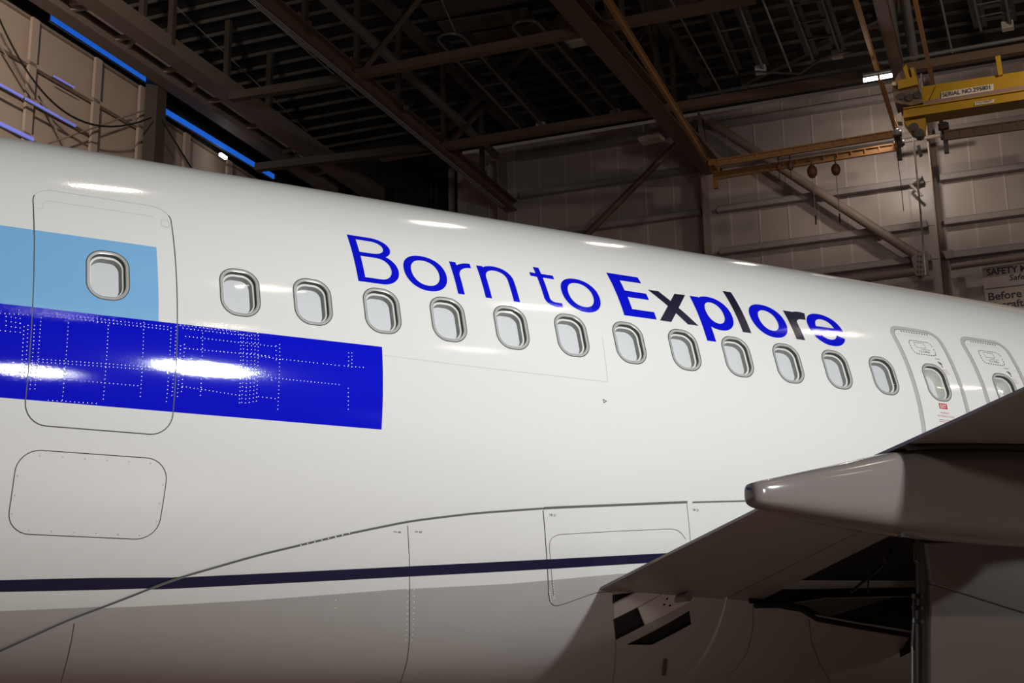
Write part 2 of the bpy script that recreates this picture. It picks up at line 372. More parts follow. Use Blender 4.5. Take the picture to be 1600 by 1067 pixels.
# cabin windows -----------------------------------------------------
def loft(name, rings, mt, parent, cap=False):
    """rings: list of (outline, depth); outline in (station, angle)"""
    V = []; n = len(rings[0][0])
    for o, d in rings:
        o = np.array(o); P, _ = pos(o[:, 0], o[:, 1], -d); V += list(P)
    F = [(j * n + i, j * n + (i + 1) % n, (j + 1) * n + (i + 1) % n, (j + 1) * n + i) for j in range(len(rings) - 1) for i in range(n)]
    if cap: F.append(tuple((len(rings) - 1) * n + i for i in range(n)))
    mb = MB(); mb.add([v + np.array([0, 0, ZC]) for v in V], F)
    o = mb.build(name, mt, parent, True); return o
def make_window(xc, deep=False):
    w_ = loft('window', [(wout(xc, -0.001), 0.001), (wout(xc, 0.002), -0.003), (wout(xc, 0.010), -0.0035), (wout(xc, 0.021), 0.002)], M['rim'], plane)
    patch('gasket', [wout(xc, -0.006)], [wout(xc, 0.001)], 0.0014, M['seam'], w_)
    loft('reveal', [(wout(xc, 0.020), 0.0), (wout(xc, 0.020), 0.034)], M['reveal'], w_)
    loft('liner', [(wout(xc, 0.019), 0.034), (wout(xc, 0.026), 0.030), (wout(xc, 0.036), 0.034), (wout(xc, 0.037), 0.038)], M['lip'], w_)
    dp = 0.13 if deep else 0.078
    loft('liner_wall', [(wout(xc, 0.037), 0.037), (wout(xc, 0.040), dp + .02)], M['lip'] if deep else M['wall_in'], w_)
    loft('shade', [(wout(xc, 0.039), dp), (wout(xc, 0.06), dp - 0.003), (wout(xc, 0.09), dp - 0.004)], M['shade'], w_, True)
    loft('pane', [(wout(xc, 0.0205), 0.012), (wout(xc, 0.06), 0.0105), (wout(xc, 0.10), 0.010)], M['glass'], w_, True)
    return w_
def dup(root, dx, parent):
    r = root.copy(); C.objects.link(r); r.parent = parent; r.location = root.location + Vector((dx, 0, 0))
    for ch in list(root.children): c = ch.copy(); C.objects.link(c); c.parent = r
    return r
win = make_window(WX[1])
wdeep = make_window(WX[13], True)
for i, x in enumerate(WX):
    if i in (1, 13): continue
    dup(wdeep if i == 14 else win, x - (WX[13] if i == 14 else WX[1]), plane)

# rear cabin door, freight panel, painted blocks ----------------------
DX0, DX1 = 1.4775, 2.411
door = patch('cabin_door', [rrect(DX0, DX1, -0.2225, 0.643, 0.14)], [wout(WX[0], -0.002)], 0.0006, M['white'], plane)
tag(door, 'white cabin door with blue bands across it')
side = [rrect(DX0 - .0035, DX1 + .0035, -0.2242, 0.6447, 0.1435), rrect(DX0 + .0035, DX1 - .0035, -0.2208, 0.6413, 0.1365)]
topcut = [(DX0 - .1, .602), (DX1 + .1, .602), (DX1 + .1, .7), (DX0 - .1, .7)]
patch('door_seam', [side[0]], [side[1]], 0.0020, M['seam'], door, cut=topcut)
patch('door_top_seam', [side[0]], [side[1]], 0.0020, M['faint'], door, clip=topcut)
patch('door_step_seam', [ribbon([(1.48, 0.537), (1.535, 0.537), (1.545, 0.57), (1.575, 0.583), (2.29, 0.583)], 0.006)], [], 0.0012, M['faint'], door)
patch('handle_recess', [rrect(2.335, 2.395, 0.535, 0.575, 0.02)], [rrect(2.341, 2.389, 0.539, 0.571, 0.016)], 0.0012, M['faint'], door)
patch('light_blue_block', [[(-4, 0.125), (2.285, 0.125), (2.285, 0.434), (-4, 0.434)]], [wout(WX[0], -0.002)], 0.0013, M['lblue'], plane, 0.04)
patch('royal_blue_block', [[(-4, -0.1555), (3.895, -0.1445), (3.894, 0.1480), (-4, 0.137)]], [], 0.0014, M['blue'], plane, 0.04)
cg = patch('freight_panel', [rrect(1.463, 2.416, -0.5650, -0.2975, 0.145)], [], 0.0006, M['white'], plane)
patch('panel_seam', [rrect(1.46, 2.419, -0.5665, -0.2960, 0.148)], [rrect(1.466, 2.413, -0.5635, -0.2990, 0.142)], 0.0012, M['seam'], cg)
mb = MB()
for x in np.linspace(1.60, 2.30, 6):
    for t in (-0.313, -0.551):
        P, n = pos(x, t, 0.001); mb.tube(P + [0, 0, ZC], P + n * 0.002 + [0, 0, ZC], 0.006, 6)
for t in np.linspace(-0.5, -0.38, 3):
    for x in (1.483, 2.396):
        P, n = pos(x, t, 0.001); mb.tube(P + [0, 0, ZC], P + n * 0.002 + [0, 0, ZC], 0.006, 6)
tag(mb.build('screw_heads', M['faint'], cg), kind='stuff')

# skin seams and small marks
patch('skin_seam', [ribbon([(3.907, 0.1177), (4.6, 0.113), (5.785, 0.1125)], 0.007)], [], 0.0008, M['faint'], plane)
patch('skin_seam', [ribbon([(5.79, 0.112), (5.795, 0.2218), (5.80, 0.30)], 0.006)], [], 0.0008, M['faint'], plane)
patch('arrow_mark', [[(5.734, 0.0441), (5.772, 0.0358), (5.738, 0.0271)]], [[(5.741, 0.0395), (5.759, 0.0358), (5.743, 0.0315)]], 0.001, M['print'], plane)

# rivet lines on the blue block
def rivets(name, pts, mt, parent, r=0.0062, h=0.0013, f=pos, off=0.0014):
    V = []; F = []; N = []; ns = 6
    for x, t in pts:
        P, n = f(np.array(x), np.array(t), off); ux = np.array([1., 0, 0]); uy = np.cross(n, ux); k = len(V)
        V.append(P + n * h); N.append(n)
        for rr, hh in ((0.62, 0.62), (1.0, 0.0)):
            for j in range(ns):
                d = ux * math.cos(j * math.pi / 3) + uy * math.sin(j * math.pi / 3)
                V.append(P + d * r * rr + n * h * hh); q = n + d * (2 * h / r) * rr; N.append(q / np.linalg.norm(q))
        for j in range(ns):
            j2 = (j + 1) % ns; F.append((k, k + 1 + j, k + 1 + j2)); F.append((k + 1 + j, k + 7 + j, k + 7 + j2, k + 1 + j2))
    o = link(name, skin_mesh(name, V, F, N), mt, parent); return tag(o, kind='stuff')
rv = []
def rl(p, q, sp=0.0255, jit=0.0, sk=0.0):
    a = np.array(uv(*p)); b = np.array(uv(*q)); n = int(math.hypot(b[0] - a[0], (b[1] - a[1]) * K) / sp)
    for i in range(n + 1):
        if random.random() < sk: continue
        rv.append(tuple(a + (b - a) * i / max(n, 1)))
for p, q in (((107, 492), (97, 626)), ((169, 508), (161, 624)), ((224.5, 503), (219, 620)), ((267, 512), (260, 628)), ((275, 510), (268.5, 618)), ((64, 490), (54, 608)), ((53.5, 508), (46.5, 608)), ((37, 510), (32, 588)), ((43.5, 508), (38.5, 588)), ((282, 540), (277, 620)), ((288, 538), (283.5, 612)), ((316.5, 520), (313, 618)),
             ((60, 561), (258, 575)), ((60, 565.5), (258, 579.5)), ((106, 593.5), (215, 603)), ((68, 488), (262, 510)), ((70, 492.5), (262, 514.5)), ((0, 489), (50, 492)), ((0, 516), (31, 519)), ((0, 578), (38, 582)), ((4, 587), (38, 588)), ((75, 626), (150, 631)),
             ((9, 494), (9, 508)), ((17, 495), (17, 510)), ((24, 496), (24, 511)), ((31, 497), (31, 512)),
             ((376, 522), (374, 630)), ((380.5, 522), (377.5, 629)), ((386.5, 523), (383.5, 630)), ((393, 523), (389.5, 629)), ((398.5, 524), (395.5, 628)), ((403.5, 524), (400.5, 627)), ((437, 538), (434, 640)), ((431.5, 540), (431.5, 562)),
             ((404, 556), (438, 561)), ((442, 561), (496, 567)), ((505, 568), (530, 571)), ((404, 588), (431, 591)), ((442, 592), (530, 601)), ((545, 551), (545, 570)), ((550, 551), (550, 573)), ((538, 571.5), (568, 574)), ((544.5, 607), (544.5, 640)), ((404, 620), (430, 623)), ((290, 525), (430, 541)), ((282, 507.5), (372, 518)), ((286, 512.5), (390, 524.5)), ((285, 604), (374, 618)), ((290, 544), (420, 556))):
    rl(p, q)
rv = [q for q in rv if q[0] < 3.88]
rivets('rivets', rv, M['rivet'], plane, 0.0062, 0.00085)
rv = []
for i in range(8): rl((48, 263 + 5 * i), (262, 292 + 5 * i), .032, 0, .15)
rl((640, 350), (722, 363), .03); rl((1530, 524), (1600, 538), .05); rl((1530, 529), (1600, 543), .05)
rivets('rivets', rv, M['white'], plane, 0.0055, 0.0007, pos, .0007)

# lettering -----------------------------------------------------------
def P2(l): return [(x, s / K) for x, s in l]
def rng_arc(cx, cs, rx, rs, tx, ts, a0, a1, n=40, e=2.15):
    def pt(a, rx, rs):
        c, s = math.cos(a), math.sin(a); return (cx + rx * math.copysign(abs(c) ** (2 / e), c), cs + rs * math.copysign(abs(s) ** (2 / e), s))
    A = [math.radians(a0 + (a1 - a0) * i / n) for i in range(n + 1)]
    return P2([pt(a, rx, rs) for a in A] + [pt(a, rx - tx, rs - ts) for a in A[::-1]])
def full_ring(*g): return [rng_arc(*g, 0, 180), rng_arc(*g, 180, 360)]
def box2(x0, x1, s0, s1): return P2([(x0, s0), (x1, s0), (x1, s1), (x0, s1)])
def letter(polys, mt, lab): o = patch('letter', polys, [], 0.0012, mt, plane, 0.03); o['label'] = lab; return o
bs, xh, cap = 0.4135 * K, 0.5815 * K, 0.6527 * K
b0 = 0.4085 * K
mid_ = 0.549 * K
letter([box2(3.7635, 3.825, b0, cap), box2(3.80, 3.945, cap - .046, cap), box2(3.80, 3.95, mid_ - .024, mid_ + .020), box2(3.80, 3.965, b0, b0 + .046),
        rng_arc(3.940, (cap + mid_ - .024) / 2, 0.148, (cap - mid_ + .024) / 2, .058, .046, -90, 90, 30, 2.05), rng_arc(3.955, (b0 + mid_ + .02) / 2, 0.157, (mid_ + .02 - b0) / 2, .06, .046, -90, 90, 30, 2.05)], M['blue'], 'blue letter B')
o_s, o_r = (0.407 + 0.5865) / 2 * K, (0.5865 - 0.407) / 2 * K
letter(full_ring(4.337, o_s, 0.177, o_r, 0.062, 0.052), M['blue'], 'first blue letter o, in Born')
def rr_(x0, wd, s0, s1, xe, thick, bold):
    arm = rng_arc(xe, s1 - 0.150, xe - x0, 0.150 + .006, wd, thick, 88, 180, 24, 2.0)
    return [box2(x0, x0 + wd, s0, s1), arm]
letter(rr_(4.577, .056, bs, xh, 4.752, .052, False), M['blue'], 'blue letter r')
letter([box2(4.812, 4.867, bs, xh), box2(5.0565, 5.112, bs, xh - .125), rng_arc(4.962, xh - .128, 0.150, .145, .0555, .05, 0, 180, 30, 2.15)], M['blue'], 'blue letter n')
letter([box2(5.347, 5.400, 0.4135 * K + .075, 0.6265 * K), box2(5.290, 5.5055, 0.5672 * K, 0.589 * K), rng_arc(5.452, 0.4145 * K + .088, .105, .088, .053, .048, 180, 272, 20, 2.1), box2(5.448, 5.4995, 0.4150 * K, 0.4150 * K + .048)], M['blue'], 'blue letter t')
letter(full_ring(5.709, o_s + .006, 0.176, o_r, 0.062, 0.052), M['blue'], 'second blue letter o, in to')
letter([[(x, t) for x, t in ((6.072, .4215), (6.386, .4225), (6.386, .4605), (6.172, .4605), (6.174, .526), (6.382, .5264), (6.382, .5625), (6.172, .5638), (6.171, .6255), (6.385, .6268), (6.383, .6667), (6.072, .6667))]], M['blue'], 'bold blue letter E')
letter([[(x, t) for x, t in ((6.42, .591), (6.526, .591), (6.692, .4205), (6.696, .4205), (6.800, .4205), (6.800, .4205))][:2] + [(6.800, .4205), (6.694, .4205)], [(6.689, .591), (6.798, .592), (6.529, .4205), (6.417, .4207)]], M['dark'], 'bold dark letter x')
p_s, p_r = (0.413 + 0.6035) / 2 * K, (0.6035 - 0.413) / 2 * K
letter([box2(6.843, 6.934, .350 * K, .5925 * K)] + full_ring(7.033, p_s, 0.178, p_r, .088, .072), M['blue'], 'bold blue letter p')
letter([box2(7.258, 7.347, .4202 * K, .6640 * K)], M['dark'], 'bold dark letter l')
letter(full_ring(7.602, p_s + .003, 0.189, p_r - .001, .092, .074), M['blue'], 'bold blue letter o, in Explore')
letter([box2(7.836, 7.930, .4225 * K, .5885 * K), rng_arc(8.018, .5885 * K - .135, .182, .147, .094, .096, 70, 180, 24, 2.0), [(8.012 + .048 * math.cos(a), .5685 + .048 / K * math.sin(a)) for a in np.linspace(0, 2 * math.pi, 24, endpoint=False)]], M['dark'], 'bold dark letter r')
e_s, e_r = (0.4126 + 0.600) / 2 * K, (0.600 - 0.4126) / 2 * K
letter([rng_arc(8.238, e_s, .195, e_r, .092, .070, 2, 180, 36), rng_arc(8.238, e_s, .195, e_r, .092, .070, 180, 334, 36), box2(8.10, 8.432, e_s - .040, e_s + .022)], M['blue'], 'bold blue letter e')

# two overwing exits --------------------------------------------------
def wrap_text(name, txt, x, s, width, height, mt, parent, off=0.002, bold=0.0):
    v, f = text_mesh(txt, 1.0, bold); v = v - v.min(0); v[:, 0] *= width / v[:, 0].max(); v[:, 1] *= height / v[:, 1].max()
    P, n = pos(x + v[:, 0], (s + v[:, 1]) / K, off)
    return link(name, skin_mesh(name, P, f, n), mt, parent)
def exit_door(x0, xw, lab):
    x1 = x0 + 0.632
    d = patch('exit_door', [rrect(x0 + .047, x1 - .047, -0.26, 0.577, 0.10)], [wout(xw, -0.002)], 0.0007, M['white'], plane); tag(d, lab)
    patch('grey_band', [rrect(x0, x1, -0.285, 0.6005, 0.15)], [rrect(x0 + .047, x1 - .047, -0.262, 0.577, 0.10)], 0.0012, M['band'], d)
    patch('door_seam', [rrect(x0 + .044, x1 - .044, -0.262, 0.579, 0.103)], [rrect(x0 + .048, x1 - .048, -0.259, 0.5765, 0.099)], 0.0017, M['seam'], d)
    polys = [ribbon([(x0 + .16 + .032 * i, .5625), (x0 + .158 + .032 * i, .572)], .013) for i in range(11)]
    tag(patch('louvre_slots', polys, [], 0.0014, M['print'], d, grid=False), kind='stuff')
    patch('hinge_seam', [ribbon([(x0 + .07, .545), (x1 - .10, .549)], .008)], [], 0.0012, M['faint'], d)
    bx = rrect(x0 + .175, x0 + .455, .4365, .5145, .045, 5)                 # dashed frame round the handle notice
    pl = []; pts = np.array(dense(bx, 0.006)); st = 5
    for i in range(0, len(pts) - 3, st): pl.append(ribbon([tuple(q) for q in pts[i:i + 4]], .009))
    tag(patch('dashed_frame', pl, [], 0.0014, M['print'], d, grid=False), kind='stuff')
    patch('notice_outline', [rrect(x0 + .235, x0 + .36, .474, .505, .01, 3)], [rrect(x0 + .239, x0 + .356, .476, .503, .008, 3)], 0.0014, M['print'], d)
    patch('notice_rule', [ribbon([(x0 + .29, .466), (x0 + .40, .4665)], .004)], [], 0.0014, M['print'], d)
    wrap_text('lettering', 'TO OPEN', x0 + .25, .447 * K, .13, .022, M['print'], d)
    patch('arrow_mark', [ribbon([(x0 + .43, .405), (x0 + .455, .392), (x0 + .47, .396)], .014), ribbon([(x0 + .455, .405), (x0 + .462, .375)], .010)], [], .0014, M['print'], d)
    wrap_text('lettering', 'PUSH', x0 + .415, .418 * K, .06, .012, M['print'], d)
    for k_ in range(3): patch('notice_rule', [ribbon([(x0 + .435, .362 - .009 * k_), (x0 + .50 + .012 * k_, .3622 - .009 * k_)], .004)], [], .0014, M['redtext'], d)
    sg = patch('exit_sign', [[(x0 + .262, .1635), (x0 + .360, .1635), (x0 + .360, .1895), (x0 + .262, .1895)]], [], .0014, M['red'], d)
    wrap_text('lettering', 'EXIT', x0 + .274, .1675 * K, .074, .034, M['white'], d, .0024, .02)
    wrap_text('lettering', 'WARNING', x0 + .262, .1415 * K, .10, .016, M['redtext'], d)
    wrap_text('lettering', 'AUTOMATIC DOOR', x0 + .218, .1255 * K, .20, .017, M['redtext'], d)
    for k_ in range(2): patch('notice_rule', [ribbon([(x0 + .225, .112 - .008 * k_), (x0 + .40, .1122 - .008 * k_)], .005)], [], .0014, M['redtext'], d)
exit_door(9.030, WX[13], 'nearer overwing exit door with grey edge band and red sign')
exit_door(9.905, WX[14], 'farther overwing exit door partly behind the wing')

# belly fairing --------------------------------------------------------
def fair(x, th, off=0.0): return pos(x, th, off, True)
slots_px = [[(957, 929), (993, 924.5), (957, 943)], [(958, 968), (996, 949), (1007, 977), (961.5, 1000)], [(979, 1007), (1077, 954), (1080, 975), (1018, 1007.5)]]
slots = [[uv(*p, True) for p in q] for q in slots_px]
xs = np.linspace(0.9, 14, 300)
fpoly = [(float(x), float(fb(x))) for x in xs] + [(14, -math.pi / 2), (0.9, -math.pi / 2)]
bay_open = [uv(1186, 900, True), uv(1180, 946, True), uv(1248, 952, True), uv(1276, 968, True), uv(1430, 993, True), uv(1440, 900, True)]
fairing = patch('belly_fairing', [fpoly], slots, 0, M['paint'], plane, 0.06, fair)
tag(fairing, 'bulging wing-to-body fairing under the fuselage')
patch('fairing_far_side', [[(0.9, -math.pi / 2), (14, -math.pi / 2), (14, -2.9), (7, -2.8), (0.9, -1.6)]], [], 0, M['paint'], plane, 0.2, fair)
patch('fairing_seal', [ribbon([(float(x), float(fb(x)) + .002) for x in np.linspace(1.1, 5.255, 90)], 0.021)], [], 0.008, M['seal'], fairing, .03)
patch('fairing_seal', [ribbon([(float(x), float(fb(x)) + .004) for x in np.linspace(5.262, 6.545, 30)], 0.021)], [], 0.010, M['seal'], fairing, .03)
patch('fairing_seal', [ribbon([(float(x), float(fb(x)) + .002) for x in np.linspace(6.60, 9.0, 30)], 0.017)], [], 0.008, M['seal'], fairing, .03)
def fline(px, wd=0.006, mt='seam', name='panel_seam', off=0.0012): return patch(name, [ribbon([uv(*p, True) for p in px], wd)], [], off, M[mt], fairing, .03, fair)
def smooth_px(px, n=40):
    px = np.array(px, float); t = np.r_[0, np.cumsum(np.hypot(*np.diff(px, axis=0).T))]; tt = np.linspace(0, t[-1], n)
    q = np.stack([np.interp(tt, t, px[:, 0]), np.interp(tt, t, px[:, 1])], 1)
    for _ in range(3): q[1:-1] = (q[:-2] + 2 * q[1:-1] + q[2:]) / 4
    return [tuple(a) for a in q]
fline(smooth_px([(637, 821), (640, 880), (640, 1000), (636, 1035), (626, 1066)]), .005)
fline(smooth_px([(116, 974), (112, 1000), (104, 1035), (95, 1066)]), .005)
fline([(848.5, 797), (853, 855), (857, 930)], .007)
fline(smooth_px([(857, 925), (859, 940), (866, 947), (880, 944), (930, 926), (956, 924)], 60), .006)
fline([(1073, 787), (1076, 815), (1079, 850)], .004)
fline(smooth_px([(865, 930), (861, 890), (858, 850), (861, 840), (872, 835), (960, 830), (1050, 826), (1062, 829), (1071, 842)], 80), .004)
fline([(959, 925), (960, 965), (962, 1010), (957, 1066)], .004)
fline(smooth_px([(1177, 945), (1176, 985), (1168, 1018), (1150, 1045), (1130, 1060)]), .007)
fline(smooth_px([(1264, 968), (1267, 1000), (1280, 1035), (1298, 1066)]), .007)
for px, tx in (((858, 806), 'TB 21'), ((1082, 798), 'TB 23'), ((615, 832), '191 AB'), ((648, 832), '191 KB')):
    x, t = uv(*px, True); v, f = text_mesh(tx, 1.0); v = v - v.min(0); v *= .055 / v[:, 0].max(); P, n = fair(x + v[:, 0], t + v[:, 1] / K, .002)
    link('lettering', skin_mesh('lettering', P, f, n), M['print'], fairing)
frv = []
for p, q, sp in (((634, 830), (634, 1000), .05), ((643.5, 830), (644, 1000), .05), ((857, 918), (861, 940), .02), ((864, 910), (866, 934), .02), ((525, 840), (524, 950), .07), ((470, 852), (545, 832), .05)):
    a = np.array(uv(*p, True)); b = np.array(uv(*q, True)); n = int(math.hypot(b[0] - a[0], (b[1] - a[1]) * K) / sp)
    frv += [tuple(a + (b - a) * i / n) for i in range(n + 1)]
rivets('screw_heads', frv, M['white'], fairing, .006, .0012, fair, .0)
# slot recesses: dark boxes behind the openings
for q in slots:
    q = np.array(q); P, n = fair(q[:, 0], q[:, 1], 0.0); P2_, _ = fair(q[:, 0], q[:, 1], -0.03); k = len(q)
    mb = MB(); mb.add(list(P + [0, 0, ZC]) + list(P2_ + [0, 0, ZC]), [(i, (i + 1) % k, k + (i + 1) % k, k + i) for i in range(k)] + [tuple(range(k, 2 * k))])
    mb.build('flap_track_slot', M['black'], fairing)
patch('pale_cover', [[uv(*p, True) for p in ((997, 949.5), (1037, 927), (1069, 927.5), (1072, 933), (1084, 936), (1008.5, 975.5))]], [], .003, M['pale'], fairing, .03, fair)
patch('pale_cover', [[uv(*p, True) for p in ((959, 944), (994, 925.5), (1034, 926.5), (996, 947.5), (959, 966))]], [], .003, M['pale'], fairing, .03, fair)
for p in ((1042, 935), (1037.5, 944), (1046.5, 945.5)):
    x, t = uv(*p, True); patch('fastener_hole', [[(x + .011 * math.cos(a), t + .011 / K * math.sin(a)) for a in np.linspace(0, 2 * math.pi, 10, endpoint=False)]], [], .0045, M['black'], fairing, .03, fair)
def ln(x, y): return [uv(x, y, True)]
patch('drain_bracket', [[uv(*p, True) for p in ((1036, 1029), (1042, 1029), (1040, 1054), (1033, 1053))]], [], .012, M['brown'], fairing, .03, fair)
# navy cheat line across body and fairing
top = [(-40, 907), (0, 906), (150, 902.5), (270, 902), (300, 901), (470, 893), (640, 884.5), (800, 876.5), (1050, 863.5), (1130, 858)]
bot = [(-40, 925.5), (0, 924.5), (150, 921.5), (270, 919.5), (300, 918), (470, 909.5), (640, 900.5), (800, 892), (1050, 877), (1130, 871)]
def blend(px):
    out = []
    for p in px:
        a = uv(*p); out.append(uv(*p, True) if a[1] < fb(a[0]) else a)
    return out
def ext(l): s = (l[-1][1] - l[2][1]) / (l[-1][0] - l[2][0]); return [(-5, l[0][1] - .9 * s * (l[0][0] + 5) * .6)] + l
tb, bb = ext(blend(top)), ext(blend(bot))
patch('navy_stripe', [tb + bb[::-1]], [], 0.0016, M['navy'], plane, .03, pos, cut=fpoly)
patch('navy_stripe', [tb + bb[::-1]], [], 0.0016, M['navy'], fairing, .03, fair, clip=fpoly)

# wing, flap, flap track fairing, landing gear -------------------------
Z = np.array([0, 0, ZC])
def L3(pts): return [np.array(p, float) + Z for p in pts]
te = lambda y: (5.9, y, -1.34 + (-(y + 1.51)) * 0.1725 + 0.0085 * (y + 1.51) * (-(y + 1.51)) * 0.35)
def te_z(y): return float(np.interp(-y, [1.2, 1.51, 2.61, 3.586, 4.819, 5.416, 5.883, 8, 12, 17], [-1.39, -1.34, -1.146, -0.979, -0.807, -0.722, -0.652, -0.36, 0.2, .75]))
def le_z(y): return float(np.interp(-y, [1.2, 1.49, 2.333, 3.071, 4.8, 6, 8, 12, 17], [-1.455, -1.389, -1.202, -1.039, -0.72, -0.52, -0.24, 0.3, .85]))
def xte(y): return 5.9 + max(0, -y - 6.4) * 0.32
ys = [-1.25, -1.51, -2.1, -2.61, -3.1, -3.586, -4.2, -4.819, -5.4, -5.883, -6.4, -7.2, -9, -11.5, -14, -16.5]
def flap_mesh(fa, fc):                                 # lower skin from chord fraction fa to fc, thick section
    mb = MB(); V = []; 
    for y in ys:
        x0, x1 = xte(y), xte(y) + 1.55
        xa, xb = x0 + (x1 - x0) * fa, x0 + (x1 - x0) * fc
        za = te_z(y) + (le_z(y) - te_z(y)) * fa; zb = te_z(y) + (le_z(y) - te_z(y)) * fc
        V += [(xa, y, za), (xb, y, zb), (xb, y, zb + .02 + .22 * fc), (xa, y, za + .02 + .22 * fa)]
    F = []
    for j in range(len(ys) - 1):
        for i in range(4): F.append((4 * j + i, 4 * j + (i + 1) % 4, 4 * j + 4 + (i + 1) % 4, 4 * j + 4 + i))
    n = 4 * (len(ys) - 1); F += [(0, 1, 2, 3), (n + 3, n + 2, n + 1, n)]
    mb.add(L3(V), F); return mb
wing = MB()
V = []
for y in [-1.2, -4.0, -6.4, -9, -16.5]:
    s = xte(y); z = le_z(y) + .42
    V += [(s + 1.3, y, z - .16), (s + 2.5, y, z + .12), (s + 6.6 - max(0, -y - 1.5) * .31, y, z + .02), (s + 6.6 - max(0, -y - 1.5) * .31, y, z - .10), (s + 2.5, y, z - .02), (s + 1.3, y, z - .24)]
F = [(6 * j + i, 6 * j + (i + 1) % 6, 6 * j + 6 + (i + 1) % 6, 6 * j + 6 + i) for j in range(4) for i in range(6)] + [(0, 1, 2, 3, 4, 5), (29, 28, 27, 26, 25, 24)]
wing.add(L3(V), F)
wing = wing.build('wing', M['wing'], plane); tag(wing, 'grey wing root seen from below')
low = MB(); V = []                                     # lower skin outboard of and ahead of the wheel bay
for y in [-4.0, -6.4, -9, -16.5]:
    s = xte(y); z = le_z(y); V += [(s + 1.50, y, z + .005), (s + 6.3 - max(0, -y - 1.5) * .31, y, z + .15), (s + 6.3 - max(0, -y - 1.5) * .31, y, z + .25), (s + 1.50, y, z + .2)]
F = [(4 * j + i, 4 * j + (i + 1) % 4, 4 * j + 4 + (i + 1) % 4, 4 * j + 4 + i) for j in range(3) for i in range(4)] + [(0, 1, 2, 3), (15, 14, 13, 12)]
low.add(L3(V), F)
low.add(L3([(9.3, -1.2, -1.42), (9.3, -4.0, -.80), (12.0, -4.0, -.7), (12.2, -1.2, -1.3), (9.3, -1.2, -1.2), (9.3, -4.0, -.60), (12.0, -4.0, -.5), (12.2, -1.2, -1.1)]), [(0, 1, 2, 3), (7, 6, 5, 4), (0, 4, 5, 1), (1, 5, 6, 2), (2, 6, 7, 3), (3, 7, 4, 0)])
low.build('lower_skin', M['wing'], wing)
flap = flap_mesh(0, 0.765).build('flap', M['wing'], plane, False); tag(flap, 'dark underside of the inboard flap')
flap_mesh(0.79, 1.0).build('flap_nose', M['wing'], flap)
# bay lining, its deep shade painted as black
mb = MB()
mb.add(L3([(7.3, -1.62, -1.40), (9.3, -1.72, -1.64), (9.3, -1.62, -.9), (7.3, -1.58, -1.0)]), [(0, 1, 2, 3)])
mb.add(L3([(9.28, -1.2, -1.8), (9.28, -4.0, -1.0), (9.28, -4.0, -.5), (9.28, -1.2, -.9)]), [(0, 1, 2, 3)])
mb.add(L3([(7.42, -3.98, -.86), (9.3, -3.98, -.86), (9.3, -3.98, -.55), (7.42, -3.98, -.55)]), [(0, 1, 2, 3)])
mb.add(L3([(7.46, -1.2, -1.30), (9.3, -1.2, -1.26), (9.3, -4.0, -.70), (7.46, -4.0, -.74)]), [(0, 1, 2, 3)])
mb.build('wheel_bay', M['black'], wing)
def aty(px, py, y): d = ray(px, py); return CP + d * ((y - CP[1]) / d[1])
mb = MB(); mb.prism([aty(*p, -1.66) for p in ((1236, 941), (1262, 936), (1330, 931.5), (1426, 931.5), (1429, 984), (1345, 973), (1282, 961), (1262, 947))], (0, .03, 0)); mb.build('bay_panel', M['gear'], wing)
MB().path([aty(*p, -1.70) for p in ((1180, 946), (1228, 946), (1250, 951), (1276, 967), (1340, 979), (1430, 994))], .022, 8).build('bay_seal', M['black'], wing, True)
MB().path([aty(*p, -1.70) for p in ((1240, 941), (1290, 934), (1426, 931))], .012, 6).build('bay_pipe', M['strut'], wing, True)
MB().path([aty(*p, -2.3) for p in ((1330, 925), (1378, 884), (1384, 850))], .012, 6).build('bay_pipe', M['strut'], wing, True)
MB().path([aty(*p, -2.6) for p in ((1382, 850), (1378, 868), (1386, 878), (1392, 860), (1396, 842))], .010, 6).build('bay_hose', M['strut'], wing, True)
MB().path([aty(*p, -2.4) for p in ((1355, 858), (1358, 880), (1356, 925))], .008, 6).build('bay_hose', M['strut'], wing, True)
x, y_, z_ = aty(1079, 935, -1.72) ; MB().tube((x, y_ + .02, z_ + .015), (x, y_ + .25, z_ + .015), .035, 16).build('flap_track_roller', M['wing'], flap, True)

# flap track fairing: lofted canoe
CY = -4.79
st_ = [(4.888, -1.085, -1.125, .015), (4.892, -1.055, -1.150, .045), (4.905, -1.043, -1.168, .065), (4.95, -1.030, -1.182, .088), (5.10, -.995, -1.205, .125), (5.4, -.925, -1.240, .17), (5.7, -.852, -1.268, .20), (5.9, -.802, -1.283, .215), (6.05, -.785, -1.292, .225), (6.5, -.745, -1.304, .24), (7.0, -.715, -1.306, .25), (7.6, -.68, -1.296, .25), (8.2, -.65, -1.26, .24), (8.8, -.62, -1.18, .20), (9.4, -.6, -1.0, .12), (9.8, -.6, -.8, .03)]
V = []; ns = 28
for x, zt, zb, hw in st_:
    for i in range(ns):
        a = 2 * math.pi * i / ns; c, s = math.cos(a), math.sin(a)
        e = 3.6 if s > -0.0 else 2.6
        yy = hw * math.copysign(abs(c) ** (2 / e), c); zz = math.copysign(abs(s) ** (2 / e), s)
        zm = zt + (zb - zt) * 0.60
        V.append((x, CY + yy, zm + (zt - zm) * zz if zz > 0 else zm + (zm - zb) * zz))
F = [(j * ns + i, j * ns + (i + 1) % ns, (j + 1) * ns + (i + 1) % ns, (j + 1) * ns + i) for j in range(len(st_) - 1) for i in range(ns)] + [tuple(range(ns)), tuple((len(st_) - 1) * ns + i for i in range(ns))]
mb = MB(); mb.add(L3(V), F); canoe = mb.build('flap_track_fairing', M['canoe'], plane, True); tag(canoe, 'glossy canoe-shaped fairing with blunt tip below the wing')
canoe.modifiers.new('sub', 'SUBSURF').levels = 1; canoe.modifiers['sub'].render_levels = 2
